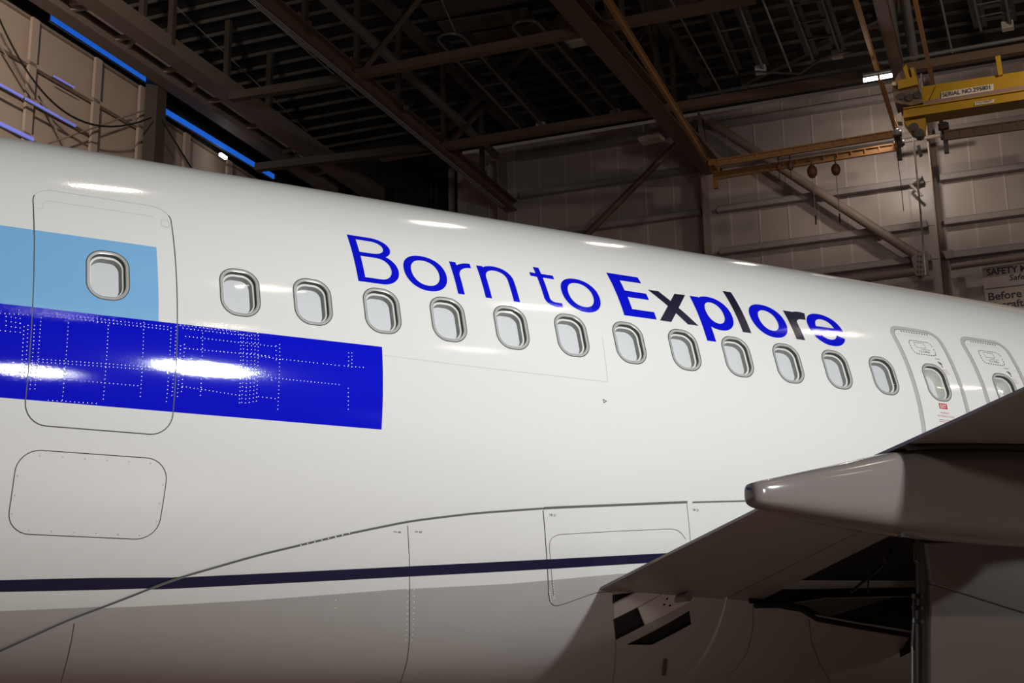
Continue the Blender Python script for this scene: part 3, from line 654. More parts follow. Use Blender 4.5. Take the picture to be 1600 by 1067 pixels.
mb = MB(); mb.path([L3([(x, CY - hw * .95, max(zt - .005, te_z(CY) + (le_z(CY) - te_z(CY)) * (x - 5.9) / 1.55 - .008))])[0] for x, zt, zb, hw in st_[7:12]], .018, 6); mb.build('fairing_gap_seal', M['black'], canoe)
p = aty(1404, 834.5, CY - .1); MB().tube(p, p + np.array([0, -.035, -.006]), .014, 12).build('drain_port', M['strut'], canoe, True)

# main gear door, strut, wheels (wheels stand below the picture)
GY = -3.60
def gd(px, py, dy=0): p = aty(px, py, GY + dy); return p
lowp = [gd(1455, 912), gd(1600, 958), gd(1800, 1022), gd(1800, 1250), gd(1462, 1250), gd(1455, 1067)]
d = MB().prism(lowp, (0, .05, 0)).build('gear_door', M['gear'], plane, False, .008); tag(d, 'tall brown-grey main gear leg door hanging from the wing')
MB().prism([gd(1448, 848), gd(1456, 912), gd(1600, 957.5), gd(1800, 1021), gd(1800, 850), gd(1600, 846)], (0, .06, .0)).build('upper_door_panel', M['gear'], d, False, .008)
mb = MB(); mb.prism([gd(1443, 846, .03), gd(1449, 846, .03), gd(1457, 915, .03), gd(1458, 1250, .03), gd(1447, 1250, .03), gd(1449, 1000, .03)], (0, .05, 0)); mb.build('door_edge', M['seam'], d)
s_ = MB().tube(gd(1437, 838, .15), gd(1439, 960, .15), .034, 14).tube(gd(1439, 955, .15), gd(1441, 1250, .15), .046, 14).build('gear_strut', M['strut'], plane, True); tag(s_, 'dark grey hydraulic strut beside the gear door')
for yy in (931, 949, 970): MB().bar(gd(1427, yy, .1), gd(1442, yy + 1, .1), .03, .03).tube(gd(1441, yy + 1, .08), gd(1441, yy + 1, .03), .014, 8).build('strut_bracket', M['strut'], s_)
MB().path([gd(1428, 935, .08), gd(1427, 972, .08), gd(1425, 1010, .1), gd(1425, 1250, .1)], .009, 6).build('strut_hose', M['strut'], s_, True)
MB().path([gd(1430, 850, .08), gd(1429, 875, .08), gd(1436, 880, .08), gd(1441, 870, .08), gd(1442, 848, .08)], .010, 6).build('strut_hose', M['strut'], s_, True)
leg = MB().tube((8.05, -3.35, ZC - .7), (8.0, -3.4, .62), .12, 16).build('gear_leg', M['strut'], plane, True)
for yy in (-3.85, -2.98): MB().tube((8.0, yy - .2, .585), (8.0, yy + .2, .585), .585, 32).build('wheel', M['tyre'], leg, True, .06)
nl = MB().tube((17.5, 0, ZC - 1.9), (17.5, 0, .4), .1, 12).build('gear_leg', M['strut'], plane, True)
for yy in (-.25, .25): MB().tube((17.5, yy - .12, .38), (17.5, yy + .12, .38), .38, 24).build('wheel', M['tyre'], nl, True, .04)

# ------------------------------------------------------------------ HANGAR
cube = bpy.data.meshes.new('panel'); cube.from_pydata([(x, y, z) for z in (-.5, .5) for y in (-.5, .5) for x in (-.5, .5)], [], [(0, 2, 3, 1), (4, 5, 7, 6), (0, 1, 5, 4), (2, 6, 7, 3), (0, 4, 6, 2), (1, 3, 7, 5)])
def piece(name, cen, sa, sb, sz, mt, parent, me={}):   # box aligned to the hangar, sharing one mesh per material
    k = (mt.name)
    if k not in me: me[k] = cube.copy(); me[k].materials.append(mt)
    o = bpy.data.objects.new(name, me[k]); C.objects.link(o); o.parent = parent
    o.location = Vector(cen) - Vector(local(parent, None)); o.rotation_euler = (0, 0, A0); o.scale = (sa, sb, sz); return o
def struct(o, label=None): o['kind'] = 'structure'; return tag(o, label) if label else o
RZ = CP[2]                                              # heights below are above the camera; RZ lifts them
fl = MB().add([HP(-45, -45, 0), HP(52, -45, 0), HP(52, 40, 0), HP(-45, 40, 0)], [(0, 1, 2, 3)]).build('floor', M['floor']); struct(fl, 'worn brown hangar floor')
WA, WB = 48.0, 26.0
bw = MB().bar(HP(WA + .4, -45, 11.6), HP(WA + .4, 20.6, 11.6), .5, 23.2).build('wall_back', M['wallbase'])
struct(MB().bar(HP(WA - .15, -45, RZ + 22.25), HP(WA - .15, 20.6, RZ + 22.25), .3, 1.1).build('wall_back_top', M['unlit']), 'strip of back wall under the roof, shade painted black'); struct(bw, 'panelled back wall with steel girts')  # near-black puts the shade below the roof into the colour
rows = [13.3, 14.95, 16.15, 17.75, 19.45, 21.0, 21.62]
bb_ = np.arange(9.86 - 1.04 * 13, 20.6, 1.04)
for b0_, b1_ in zip(bb_[:-1], bb_[1:]):
    for z0, z1 in zip(rows[:-1], rows[1:]):
        piece('panel', HP(WA + .11 + random.uniform(-.012, .012), (b0_ + b1_) / 2, RZ + (z0 + z1) / 2), .06, 1.04 - .015, z1 - z0 - .02, M['panel'], bw)
piece('lower_panel', HP(WA + .12, 3, (RZ + 13.3) / 2), .06, 35, RZ + 13.2, M['panel'], bw)
for b0_ in bb_: piece('seam_tape', HP(WA + .07, b0_, RZ + 17.4), .012, .07, 8.3, M['wallbase'], bw)
for z in rows[:6]:
    for b0_, b1_ in ((-4.0, 2.55), (3.1, 10.3), (10.9, 17.9)):
        mb = MB(); mb.bar(HP(WA - .08, b0_, RZ + z + .10), HP(WA - .08, b1_, RZ + z + .10), .26, .03); mb.bar(HP(WA - .20, b0_, RZ + z), HP(WA - .20, b1_, RZ + z), .02, .2); mb.bar(HP(WA - .08, b0_, RZ + z - .10), HP(WA - .08, b1_, RZ + z - .10), .26, .02)
        mb.build('girt', M['girt'], bw)
M['column'] = mat('lit_column_beige', (0.37, 0.29, 0.225), 0.5, noise=0.08)  # paler copy of the beige steel, lamp light put into its colour
def column(b, lab, z1=21.3, wd=.42, mt='steel'):
    mb = MB()
    for s in (-1, 1): mb.bar(HP(WA - .42 + s * .26 - .1, b, 0), HP(WA - .42 + s * .26 - .1, b, RZ + z1), .05, wd, E1)
    mb.bar(HP(WA - .52, b, 0), HP(WA - .52, b, RZ + z1), .5, .04, E2)
    c = mb.build('column', M[mt]); return struct(c, lab)
cR = column(2.78, 'beige steel wall column below the yellow crane', 21.3, .42, 'column'); cM = column(10.62, 'dark steel wall column below the orange rails'); cL = column(18.45, 'dim wall column left of the panelled bay', 21.0)
# braces
def brace(p, q, r, lab, mt='steel'):
    o = MB().tube(p, q, r, 14).build('brace_pipe', M[mt], None, True); return struct(o, lab)
brace(at_a(1108, 190, WA - .55), at_a(1432, 399, WA - .55), .165, 'diagonal pipe brace across the right wall bay')
brace(at_a(1082, 200, WA - .55), at_a(905, 379, WA - .55), .12, 'thin dark diagonal brace across the middle wall bay', 'brown')
brace(at_a(1290, 444, WA - .6), at_a(1432, 424, WA - .6), .14, 'level pipe strut left of the gusset plate')
brace(at_a(1486, 417, WA - .6), at_a(1640, 396, WA - .6), .11, 'level pipe strut above the safety sign')
gp = [at_a(*q, WA - .75) for q in ((1424, 402), (1438, 392), (1449, 392), (1452, 430), (1430, 430))]
g = struct(MB().prism(gp, E1 * .06).build('gusset_plate', M['steel']), 'bolted steel gusset plate joining pipe braces')
mb = MB()
for i in range(4):
    for j in range(3):
        p = at_a(1434 + j * 5 - i * .2, 400 + i * 8, WA - .76); mb.tube(p, p - E1 * .04, .03, 6)
tag(mb.build('bolt_heads', M['brown'], g), kind='stuff')
struct(MB().prism([at_a(*q, WA - .7) for q in ((1472, 392), (1490, 390), (1492, 402), (1478, 404))], E1 * .05).build('gusset_plate', M['steel']), 'small gusset plate right of the beige column')
# knee braces at the right column
for z0 in (0, 1): struct(MB().bar(at_a(1422, 288, WA - .4), at_a(1441, 274 if z0 == 0 else 306, WA - .4), .08, .08).build('knee_brace', M['girt']), ['upper', 'lower'][z0] + ' short knee brace beside the beige column')
# far corner left of the panels, its shade painted near-black
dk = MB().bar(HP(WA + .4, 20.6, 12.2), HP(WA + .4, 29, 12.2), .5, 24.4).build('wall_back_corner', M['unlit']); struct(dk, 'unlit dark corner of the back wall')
struct(MB().bar(HP(WA - .1, 20.75, 0), HP(WA - .1, 20.75, RZ + 21), .15, .25, E1).build('trim_1', M['girt']), 'pale edge post beside the dark wall corner')
for q in ((620, 300), (683, 300), (676, 300)):
    p = at_a(*q, WA - .3); MB().bar((p[0], p[1], 0), (p[0], p[1], RZ + 20.5), .12, .25, E1).build('wall_back_post', M['deck'], dk)

# left wall: door leaves with posts, rails and tie rods
TOPL = 19.3
tl = [at_b(*q, WB + .15) for q in ((-260, -167), (0, -1), (241, 151), (244, 182), (420, 294))]; dl = (tl[4] - tl[3]) / np.linalg.norm((tl[4] - tl[3])[:2]); tl.append(tl[4] + dl * (48 - (tl[4] - CP) @ E1))
def gz(p, z): return np.array([p[0], p[1], z])
lw = MB().prism(tl + [gz(tl[-1], 0), gz(tl[0], 0)], E2 * .4).build('wall_left', M['beige']); struct(lw, 'beige panelled left wall with posts')
up = MB().bar(HP(6, WB + 1.6, RZ + 19.6), HP(WA, WB + 1.6, RZ + 19.6), .3, 6.4).build('wall_left_upper', M['beige']); struct(up, 'dim upper left wall behind the roof truss')
def lbar(p, q, b, wd, ht, name='rail', mt='beige', parent=None): return MB().bar(at_b(*p, b), at_b(*q, b), wd, ht).build(name, M[mt], parent or lw)
lbar((-40, -27), (240, 151), WB + .10, .12, .08, 'top_flashing', 'steel'); lbar((250, 186), (420, 294), WB + .10, .12, .08, 'top_flashing', 'steel')
lbar((-250, -72), (245, 215), WB - .03, .16, .12); lbar((-250, -4), (135, 205), WB - .03, .16, .12); lbar((-250, 55), (60, 222), WB - .03, .16, .14)
def top_at(p): a_ = (p - CP) @ E1; return float(np.interp(a_, [(q - CP) @ E1 for q in tl], [q[2] for q in tl]))
for px in (-205, -70, 46, 150, 222, 295, 362):
    p = at_b(px, 150, WB - .06); MB().bar((p[0], p[1], 0), (p[0], p[1], top_at(p) - .08), .10, .3, E1).build('post', M['beige'], lw)
for p, q in (((240, 167), (70, 226)), ((60, 150), (100, 225)), ((0, 70), (45, 145)), ((225, 215), (245, 240))):
    MB().tube(at_b(*p, WB - .3), at_b(*q, WB - .3), .028, 6).build('tie_rod', M['steel'], lw)
pc = at_b(241, 200, WB - .6); struct(MB().bar((pc[0], pc[1], 0), (pc[0], pc[1], top_at(pc) + .2), .46, .5, E1).build('column', M['darksteel']), 'dark brown steel column on the left wall')
def led(p, q, b, lab, mt='ledblue', ht=.17):
    t = tag(empty('led_strip', at_b(*p, b)), lab, 'light strip')
    MB().bar(at_b(*p, b), at_b(*q, b), .05, ht).build('diffuser', M[mt], t); MB().bar(at_b(*p, b) + E2 * .06, at_b(*q, b) + E2 * .06, .05, ht * 1.4).build('channel', M['joist'], t)
led((80, 27), (229, 124), WB - .35, 'long blue light strip left of the dark column'); led((256, 172), (428, 276), WB - .35, 'long blue light strip right of the dark column')
led((-150, 50), (36, 152), WB - .5, 'violet light strip at the edge of the left wall', 'ledviolet', .06); led((40, 154), (118, 197), WB - .5, 'violet light strip crossing behind the hanging cable', 'ledviolet', .06)
led((-150, 121), (52, 218), WB - .5, 'lowest violet light strip just above the fuselage', 'ledviolet', .10); led((84, 119), (116, 137), WB - .4, 'short faint violet light strip on the wall rail', 'ledviolet', .03)
tag(MB().bar(at_b(344, 241, WB - .5), at_b(353, 247, WB - .5), .1, .1).build('spot_lamp', M['lamp']), 'tiny white lamp under the blue strip', 'lamp')
# dark recess above the wall, track beams and lacing
struct(MB().prism([p + np.array([0, 0, .06]) + E2 * .02 for p in tl] + [p + np.array([0, 0, 1.1]) + E2 * .02 for p in tl[::-1]], E2 * .4).build('track_recess', M['deck']), 'dark door track above the left wall')
TZ = RZ + 19.9
def zbar(p, q, z, wd, ht, name, mt, lab=None, parent=None, beam=False):
    mb = MB(); (mb.ibeam if beam else mb.bar)(at_z(*p, z), at_z(*q, z), wd, ht); o = mb.build(name, M[mt], parent)
    return struct(o, lab) if lab else o
tr = zbar((-60, -92), (520, 296), TZ, .5, .45, 'door_track_beam', 'tracksteel', 'lower beam of the laced track girder')
tr2 = zbar((60, -66), (590, 306), TZ, .6, .5, 'door_track_beam', 'tracksteel', 'upper beam of the laced track girder')
for (p, q) in (((178, 62), (222, 52)), ((192, 78), (218, 55)), ((250, 113), (282, 105)), ((290, 148), (312, 125)), ((315, 162), (352, 153)), ((375, 202), (415, 193)), ((440, 237), (466, 230)), ((455, 250), (470, 235)), ((485, 275), (520, 262)), ((110, 5), (150, -6)), ((100, 15), (150, 10))):
    MB().bar(at_z(*p, TZ), at_z(*q, TZ), .12, .14).build('lacing_bar', M['steel'], tr)
for (px, y1) in ((221, 55), (419, 195), (267, 70), (353, 150)):
    p = at_z(px, y1, TZ); MB().bar(p, (p[0], p[1], RZ + 22.6), .18, .18, E1).build('hanger_post', M['darksteel'], tr2)

# roof
rf = MB().bar(HP(-30, -3, RZ + 22.95), HP(50, -3, RZ + 22.95), 64, .2).build('ceiling', M['deck']); struct(rf, 'black corrugated hangar roof deck')
for i, a in enumerate(np.arange(21.0, 47.9, 0.92)):
    piece('joist', HP(a, 3.0, RZ + 22.75), .05, 48, .12, M['joist'], rf)
for (p, q) in (((664, 18), (800, -6)), ((690, 44), (830, 22)), ((745, 62), (900, 36)), ((905, 40), (960, 30)), ((1010, 12), (1090, -2))):
    MB().bar(at_z(*p, RZ + 22.55), at_z(*q, RZ + 22.55), .9, .05).build('insulation_panel', M['insul'], rf)
CZ = RZ + 19.0
TT = RZ + 22.3
def truss(p, q, nodes, lab, wd=.42, ht=.42, diag=True):
    o = empty('roof_truss', at_z(*p, CZ)); tag(o, lab); o['kind'] = 'structure'
    A, B_ = at_z(*p, CZ), at_z(*q, CZ)
    MB().ibeam(A, B_, wd, ht, .06).build('bottom_chord', M['brown'], o)
    MB().bar(A + [0, 0, TT - CZ], B_ + [0, 0, TT - CZ], .3, .3).build('top_chord', M['joist'], o)
    d = (B_ - A); L = np.linalg.norm(d); d /= L; last = None
    for n_, t in enumerate(nodes):
        P = A + d * L * t
        MB().bar(P, P + [0, 0, TT - CZ], .15, .15, E1).build('web_post', M['darksteel'], o)
        if n_ % 2 == 0 and diag:
            for s in (-1, 1): MB().bar(P, P + d * s * 3.2 + [0, 0, TT - CZ], .13, .13).build('web_diagonal', M['darksteel'], o)
        MB().bar(P - d * .35 + [0, 0, .25], P + d * .35 + [0, 0, .25], .06, .5).build('gusset', M['brown'], o)
    return o
def tpar(p, q, px):
    A, B_, P = at_z(*p, CZ), at_z(*q, CZ), at_z(*px, CZ); d = B_ - A; return float(((P - A) @ d) / (d @ d))
c1 = ((380, -28), (800, 322)); c2 = ((860, -32), (1112, 262))
truss(*c1, [tpar(*c1, q) for q in ((475, 52), (563, 118), (630, 172), (697, 232), (755, 283))], 'left roof truss running down to the panelled wall', diag=False)
for (p, q, lab) in (((566, 112), (655, -2), 'sway brace rising from the nearer truss joint'), ((700, 226), (764, 158), 'sway brace rising from the farther truss joint'), ((634, 168), (657, 146), 'short thin sway brace between the two truss joints')):
    struct(MB().bar(at_z(*p, CZ + .1), at_z(*q, TT), .16, .16).build('sway_brace', M['darksteel'] if lab[0] == 's' and 'short' in lab else M['brown']), lab)
for k, dx in enumerate((-.26, -.33, -.40)):
    A, B_ = at_z(*c1[0], CZ - .25), at_z(*c1[1], CZ - .25); o = MB().tube(A + E2 * (-dx), B_ + E2 * (-dx), .018, 5).build('conduit', M['whitepipe']); tag(o, ['upper conduit hugging the left roof truss', 'middle of three conduits along the left truss', 'lowest of three conduits along the left truss'][k], 'conduit', 'conduits along the left roof truss')
truss(*c2, [tpar(*c2, q) for q in ((900, 14), (935, 42), (985, 100), (1030, 165), (1060, 195))], 'middle roof truss running down to the wall column', .6, .5)
truss((1360, -60), (1416, 160), [.2, .4, .6, .8], 'right roof truss above the yellow crane', .35, .4)
# cross beams
for i, (p, q, lab) in enumerate((((545, 119), (1180, -3), 'nearer level cross beam between roof trusses'), ((600, 250), (1650, 62), 'farther level cross beam between roof trusses'), ((360, 152), (560, 120), 'short cross beam left of the left truss'), ((400, 262), (690, 228), 'dim cross beam above the dark corner'))):
    P, Q = at_z(*p, CZ), at_z(*q, CZ); a_ = ((P - CP) @ E1 + (Q - CP) @ E1) / 2 if i < 2 else None
    if a_: P = HP(a_, (P - CP) @ E2, CZ); Q = HP(a_, (Q - CP) @ E2, CZ)
    struct(MB().bar(P, Q, .26, .26).build('cross_beam', M['brown' if i < 2 else 'darksteel']), lab)
struct(MB().tube(at_z(1075, 152, RZ + 19.5), at_z(1640, 52, RZ + 19.5), .06, 8).build('cross_pipe', M['pipe']), 'thin pipe above the farther cross beam')
brace(at_z(500, -10, RZ + 20.5), at_z(735, 205, RZ + 20.5), .17, 'long grey overhead pipe right of the left truss', 'pipe')
brace(at_z(735, 205, RZ + 20.5), at_z(775, 243, RZ + 20.5), .14, 'end of the grey overhead pipe below the beam', 'pipe')
# bottom lateral bracing diagonals in the roof plane
for (p, q, lab) in (((905, 0), (700, 200), 0), ((1160, 130), (1390, 20), 1)):
    struct(MB().bar(at_z(*p, TT - .3), at_z(*q, TT - .3), .2, .2).build('roof_brace', M['joist']), ['faint roof brace above the heaters', 'brown roof brace right of the heaters'][lab])
# radiant tube heaters
def heater(p, q, wd, lab, z=RZ + 21.2, ex=0):
    A, B_ = at_z(*p, z), at_z(*q, z); d = B_ - A; L = np.linalg.norm(d); d /= L; s = np.cross([0, 0, 1], d)
    o = tag(empty('radiant_heater', A), lab, 'heater')
    pts1 = [A + s * wd / 2 * math.cos(t) - d * wd / 2 * math.sin(t) for t in np.linspace(0, math.pi, 9)]
    MB().path([B_ + s * wd / 2] + pts1 + [B_ - s * wd / 2], .05, 8).build('tube', M['pipe'], o, True)
    for sg in (-1, 1): MB().bar(A + s * sg * wd / 2 + [0, 0, .14], B_ + s * sg * wd / 2 + [0, 0, .14], .42, .03).build('reflector', M['hood'], o)
    MB().bar(B_ - s * wd * .6, B_ - s * wd * .2, .25, .25).build('burner_box', M['housing'], o)
    for t in (.25, .5, .75): MB().bar(A + d * L * t - s * wd * .6 + [0, 0, .1], A + d * L * t + s * wd * .6 + [0, 0, .1], .04, .04).build('hanger', M['pipe'], o)
heater((705, 62), (832, 200), .85, 'U-shaped tube heater nearer the left truss'); heater((822, 42), (948, 180), .85, 'U-shaped tube heater nearer the middle truss')
heater((1118, -20), (1172, 112), .9, 'tube heater right of the middle truss'); heater((1252, -20), (1291, 88), .9, 'tube heater left of the lit lamp'); heater((1540, -30), (1556, 44), .9, 'tube heater at upper right above the crane')
def thin(p, q, z, lab, r=.035):
    return tag(MB().tube(at_z(*p, z), at_z(*q, z), r, 6).build('sprinkler_pipe', M['whitepipe']), lab, 'pipe')
thin((1048, 0), (1128, 146), RZ + 21.2, 'thin sprinkler pipe nearest the middle truss'); thin((1190, -4), (1236, 112), RZ + 21.2, 'thin sprinkler pipe between two tube heaters'); thin((1469, -4), (1488, 82), RZ + 21.2, 'thin sprinkler pipe above the yellow crane')
thin((395, 5), (560, 150), RZ + 22.2, 'faint sprinkler pipe beside the left truss', .025); thin((262, -2), (480, 205), RZ + 22.2, 'faint sprinkler pipe above the track girder', .025); thin((690, 0), (712, 52), RZ + 22.2, 'faint sprinkler pipe above the left heater', .025)
tag(MB().path([at_z(*q, RZ + 20.5) for q in ((1180, 112), (1250, 115), (1282, 92), (1330, 80))], .04, 6).build('gas_pipe', M['pipe']), 'bent gas pipe between two tube heaters', 'pipe')
def fixture(p, q, lab, z):
    A, B_ = at_z(*p, z), at_z(*q, z); o = tag(empty('light_fixture', A), lab, 'lamp'); MB().bar(A, B_, .55, .12).build('housing', M['housing'], o); MB().bar(A - [0, 0, .075], B_ - [0, 0, .075], .4, .03).build('diffuser', M['plate'], o)
fixture((884, 69), (926, 60), 'unlit white light fixture beside the middle truss', RZ + 21.5); fixture((1002, 221), (1034, 214), 'unlit white fixture low beside the middle truss', RZ + 19.6)

# light bridge crane: two orange runways, two lattice bridges
OZ = RZ + 18.2
def lattice(p, q, z, nm, mt, lab, n, ht=.24, parent=None):
    A, B_ = at_z(*p, z), at_z(*q, z); d = (B_ - A)
    if parent is None: o = tag(empty(nm, A), lab, 'crane rail'); MB().bar(A + [0, 0, ht / 2], B_ + [0, 0, ht / 2], .03, ht - .06).build('web', M[mt], o)
    else: o = MB().bar(A + [0, 0, ht / 2], B_ + [0, 0, ht / 2], .03, ht - .06).build(nm, M[mt], parent)
    MB().bar(A, B_, .10, .06).build('lower_flange', M[mt], o); MB().bar(A + [0, 0, ht], B_ + [0, 0, ht], .10, .04).build('upper_flange', M[mt], o)
    for t in np.linspace(0.02, .98, n): MB().bar(A + d * t + [0, 0, .03], A + d * t + [0, 0, ht], .09, .04, E2).build('stiffener', M[mt], o)
    return o
lattice((935, -18), (1113, 268), OZ, 'crane_runway', 'orange', 'orange crane runway rail beside the middle truss', 12)
lattice((1328, -24), (1401, 210), OZ, 'crane_runway', 'orange', 'orange crane runway rail passing the lit lamp', 10)
lattice((1424, -24), (1474, 210), OZ, 'crane_runway', 'orange', 'orange crane runway rail crossing the yellow crane', 10)
def truck(p, mt, parent, z):
    P = at_z(*p, z)
    o = MB().bar(P - E1 * .55, P + E1 * .55, .22, .22).build('end_truck', M[mt], parent, False, .02); MB().bar(P - [0, 0, .11], P - [0, 0, .75], .14, .16, E1).build('hanger', M[mt], o)
    for sg in (-1, 1): MB().tube(P + E1 * sg * .4 - E2 * .16, P + E1 * sg * .4 + E2 * .16, .12, 12).build('wheel', M['hood'], o, True)
BZ_ = OZ - .62
bc = tag(empty('bridge_crane', at_z(1112, 266, BZ_)), 'orange twin-girder bridge crane carrying the hanging reels', 'crane')
lattice((1117, 259.5), (1395, 214), BZ_, 'girder', 'orange', None, 14, .19, bc); lattice((1117, 279.5), (1402, 234), BZ_, 'girder', 'orange', None, 14, .21, bc)
truck((1403, 216), 'hood', bc, OZ - .2); truck((1117, 262), 'orange', bc, OZ - .2)
bd = tag(empty('bridge_crane', at_z(1480, 221, BZ_)), 'dull bridge crane rail right of the beige column', 'crane')
lattice((1476, 218), (1640, 195), BZ_, 'girder', 'brown', None, 8, .27, bd); truck((1476, 205), 'hood', bd, OZ - .2)
struct(MB().tube(at_a(1400, 223, WA - 1.2), at_a(1488, 208, WA - 1.2), .07, 8).build('cross_pipe', M['steel']), 'short level pipe in front of the column top')
# hoist reels hanging from the lower bridge
for (px, py, sz, lab) in ((1269, 268, 1.0, 'dark red hanging reel, left of the round pair'), (1306, 265, .9, 'dark red hanging reel, right of the round pair'), (1217, 261, .6, 'small reel hanging where brace meets bridge'), (1235, 259, .7, 'small dark reel just right of the brace')):
    P = at_a(px, py, 43.5); o = tag(empty('hanging_reel', P), lab, 'reel')
    MB().ball((0, 0, 0) + P, .17 * sz, 12, (1, 1, 1.35)).build('body', M['reel'], o, True); MB().tube(P + [0, 0, .2 * sz], P + [0, 0, .45], .025, 6).build('hook', M['hood'], o)
    MB().tube(P - [0, 0, .2 * sz], P - [0, 0, 1.5 if sz > .8 else .5], .012, 5).build('cable', M['whitepipe' if sz > .8 else 'cable'], o)
    if sz > .8: MB().tube(P - [0, 0, 1.5], P - [0, 0, 1.8], .025, 6).build('pendant_end', M['cable'], o)

# heavy yellow overhead crane
CA = 37.0
cr = tag(empty('overhead_crane', at_a(1440, 160, CA)), 'yellow overhead crane girder with serial number plate', 'crane')
T0, T1 = at_a(1444, 135, CA), at_a(1720, 92, CA); B0, B1 = at_a(1414, 186, CA), at_a(1720, 137, CA)
def girder_pt(px, f_):                                  # f_ 0 top .. 1 bottom on the girder face
    t = at_a(px, 135 - (px - 1444) * .1545, CA); b = at_a(px, 186 - (px - 1414) * .154, CA); return t + (b - t) * f_
def gpoly(px0, px1, f0, f1, dep, name, mt, par, out=0.0):
    q = [girder_pt(px0, f0), girder_pt(px1, f0), girder_pt(px1, f1), girder_pt(px0, f1)]
    return MB().prism([v - E1 * out for v in q], E1 * dep).build(name, M[mt], par)
gpoly(1440, 1740, 0.0, 0.50, .45, 'girder_web', 'yellow', cr); gpoly(1424, 1740, .50, .72, .35, 'web_stripe', 'pink', cr, .02)
gpoly(1412, 1740, .72, 1.0, .6, 'bottom_flange', 'yellow', cr, .1)
gpoly(1412, 1740, .69, .725, .6, 'flange_lip', 'yellow', cr, .16)
MB().prism([girder_pt(1463, .05) - E1 * .03, girder_pt(1469, .05) - E1 * .03, girder_pt(1459, .52) - E1 * .03, girder_pt(1452, .52) - E1 * .03], E1 * .05).build('web_stiffener', M['yellow'], cr)
# end carriage
ec = [at_a(*q, CA - .2) for q in ((1405, 112), (1430, 105), (1432, 130), (1436, 150), (1442, 160), (1424, 165), (1398, 160), (1394, 140), (1396, 128), (1400, 122))]
MB().prism(ec, E1 * .9).build('end_carriage', M['brown'], cr)
MB().prism([at_a(*q, CA - .35) for q in ((1402, 126), (1432, 119), (1434, 132), (1403, 139))], E1 * .5).build('carriage_plate', M['yellow'], cr)
MB().prism([at_a(*q, CA - .3) for q in ((1411, 106), (1416, 100), (1424, 130), (1419, 131))], E1 * .3).build('carriage_arm', M['yellow'], cr)
MB().prism([at_a(*q, CA - .3) for q in ((1422, 106), (1427, 105), (1434, 130), (1428, 132))], E1 * .3).build('carriage_arm', M['yellow'], cr)
MB().prism([at_a(*q, CA - .3) for q in ((1398, 180), (1408, 175), (1409, 190), (1402, 190))], E1 * .3).build('buffer', M['plate'], cr)
MB().prism([at_a(*q, CA - .3) for q in ((1394, 128), (1400, 128), (1401, 133), (1394, 133))], E1 * .2).build('buffer', M['plate'], cr)
for q in ((1408, 150), (1421, 152), (1434, 148)): P = at_a(*q, CA - .25); MB().tube(P, P + E1 * .3, .10, 12).build('wheel', M['hood'], cr, True)
hz = MB().prism([at_a(*q, CA) for q in ((1412, 190), (1446, 184), (1444, 204), (1436, 210), (1424, 206))], E1 * .4).build('hoist_trolley', M['yellow'], cr)
for q in ((1428, 198), (1436, 207)): P = at_a(*q, CA - .08); MB().tube(P, P + E1 * .3, .12, 12).build('wheel', M['hood'], hz, True)
MB().prism([at_a(*q, CA - .1) for q in ((1555, 88), (1563, 86), (1567, 116), (1560, 118))], E1 * .3).build('girder_bracket', M['yellow'], cr)
pl_ = [girder_pt(1470, .20) , girder_pt(1552, .20), girder_pt(1552, .50), girder_pt(1470, .50)]
q0 = at_a(1470, 142, CA); npl = [at_a(*q, CA - .03) for q in ((1471, 144), (1552, 131), (1553, 141), (1470.5, 154.5))]
MB().prism(npl, E1 * .02).build('name_plate', M['plate'], cr)
ux = npl[2] - npl[3]; wd_ = np.linalg.norm(ux); ux /= wd_; uy = npl[0] - npl[3]; uy -= ux * (uy @ ux); hh_ = np.linalg.norm(uy); uy /= hh_
text_on('lettering', 'SERIAL NO.295801', npl[3] + ux * wd_ * .04 + uy * hh_ * .22, ux, uy, wd_ * .90, M['ink'], cr, .004, hh_ * .64, 0, .02)
npl2 = [at_a(*q, CA - .13) for q in ((1523, 159.5), (1553, 155), (1553, 160), (1523, 164.5))]
MB().prism(npl2, E1 * .02).build('capacity_plate', M['plate'], cr)
text_on('lettering', '2 TON CAPACITY', npl2[3] + ux * .04 + uy * .02, ux, uy, np.linalg.norm(npl2[2] - npl2[3]) * .86, M['ink'], cr, .01, .055, 0, .02)
# power track hanging beside the beige column
for (p, q, r, lab) in (((1427, 215), (1446, 430), .03, 'pale hanging cable in front of the beige column'), ((1400, 230), (1412, 330), .012, 'thin hanging cable left of the beige column')):
    tag(MB().path([at_a(*p, 44), at_a((p[0] + q[0]) / 2 + 1, (p[1] + q[1]) / 2, 44), at_a(*q, 44)], r, 6).build('hanging_cable', M['whitepipe' if r > .02 else 'cable']), lab, 'cable')
tag(MB().prism([at_a(*q, 44) for q in ((1432, 228), (1437, 226), (1441, 240), (1436, 243))], E1 * .2).build('pendant_box', M['hood']), 'dark pendant control box beside the beige column', 'control box')
# big conduit pair of the right truss
brace(at_z(1380, -20, RZ + 20.0), at_z(1402, 105, RZ + 20.0), .22, 'thick dark duct above the yellow crane', 'pipe'); brace(at_z(1410, -20, RZ + 20.0), at_z(1428, 88, RZ + 20.0), .15, 'thinner dark duct right of the thick one', 'pipe')
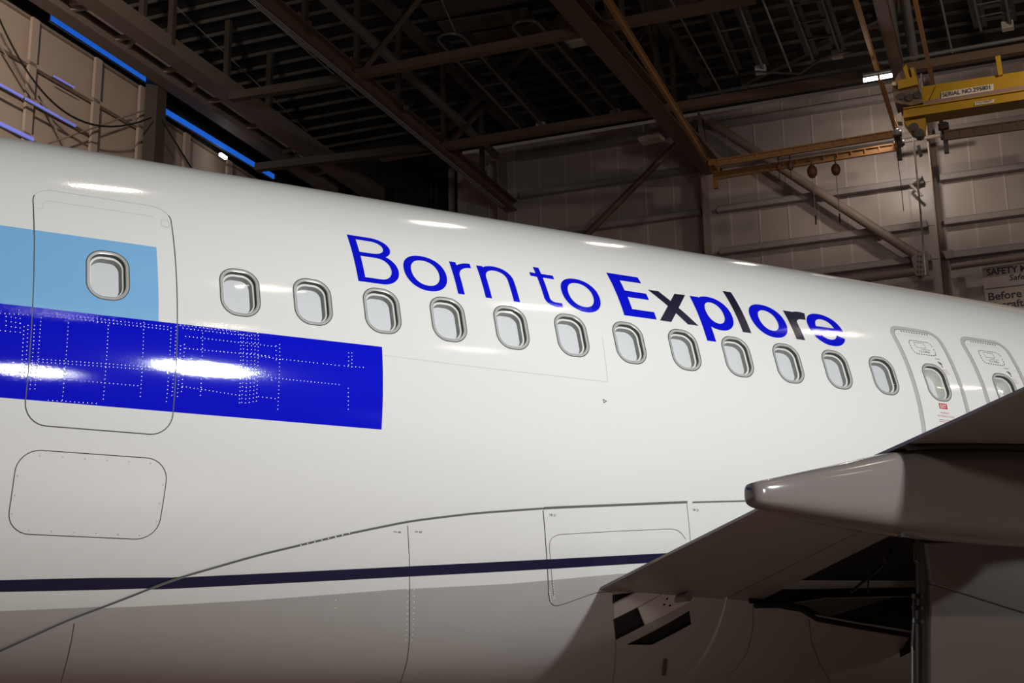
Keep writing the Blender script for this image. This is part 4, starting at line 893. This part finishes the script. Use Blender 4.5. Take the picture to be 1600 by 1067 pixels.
# lit strip lamp
A, B_ = at_a(1349, 125.5, 38.5), at_a(1394, 117.5, 38.5); d = B_ - A
sl = tag(empty('strip_lamp', A), 'lit twin-tube white strip lamp left of the crane', 'lamp')
MB().tube(A, A + d * .50, .06, 10).build('lamp_tube', M['lamp'], sl, True); MB().tube(A + d * .58, B_, .06, 10).build('lamp_tube', M['lamp'], sl, True); MB().bar(A + [0, 0, .16], B_ + [0, 0, .16], .10, .06).build('housing', M['unlit'], sl)
ml = (A + B_) / 2
light('strip_lamp_light', at_a(1395, 168, 43.6), at_a(1398, 310, WA), .5, 95, (1, .88, .78), .3, 150)

# safety sign
SA = WA - .35
c0, c1_, c2_, c3_ = at_a(1534, 415, SA), at_a(1660, 398, SA), at_a(1668, 500, SA), at_a(1541, 515, SA)
vx = c1_ - c0; vx[2] = 0; sw = np.linalg.norm(vx); vx = -E2 ; c3_ = c0 - np.array([0, 0, np.linalg.norm(c3_ - c0)])
sgn = tag(empty('safety_sign', c3_), 'pale safety notice board on the back wall', 'sign')
MB().prism([c0, c0 + vx * sw, c3_ + vx * sw, c3_], E1 * .05).build('board', M['sign'], sgn)
def spt(px, py): return at_a(px, py, SA)
up_ = np.array([0, 0, 1.])
def sgtext(t, p, q, h, bold=0, shear=0):
    P = spt(*p); w_ = (spt(*q) - P) @ vx; return text_on('lettering', t, P, vx, up_, w_, M['ink'], sgn, bold, h, shear, .01)
sgtext('SAFETY M', (1542, 431), (1605, 423), .23, .03); sgtext('Safe', (1577, 438.5), (1601, 435), .19, .012, .2)
sgtext('Before', (1545, 470), (1597, 463), .27, .02); sgtext('aircraft', (1546, 484), (1600, 477), .25, .02)
l0 = spt(1539, 452); MB().bar(l0 - E1 * .01, l0 - E1 * .01 + vx * sw * .97, .01, .02).build('rule', M['ink'], sgn)
# hanging cable at the left wall
def droop(a, b, pts, lab, r=.03):
    tag(MB().path([at_b(*p, WB - .9) for p in pts], r, 6).build('hanging_cable', M['cable'], None, True), lab, 'cable')
t = np.linspace(0, 1, 22)
droop(0, 0, [((1 - u) ** 3 * -6 + 3 * (1 - u) ** 2 * u * 50 + 3 * (1 - u) * u * u * 120 + u ** 3 * 236, (1 - u) ** 3 * 18 + 3 * (1 - u) ** 2 * u * 150 + 3 * (1 - u) * u * u * 232 + u ** 3 * 184) for u in t], 'black cable drooping in front of the left wall')
droop(0, 0, [(253, 186), (264, 206), (280, 232), (300, 264)], 'black cable slanting right of the dark column')
# louvre marks and a small junction on the roof are left to the material
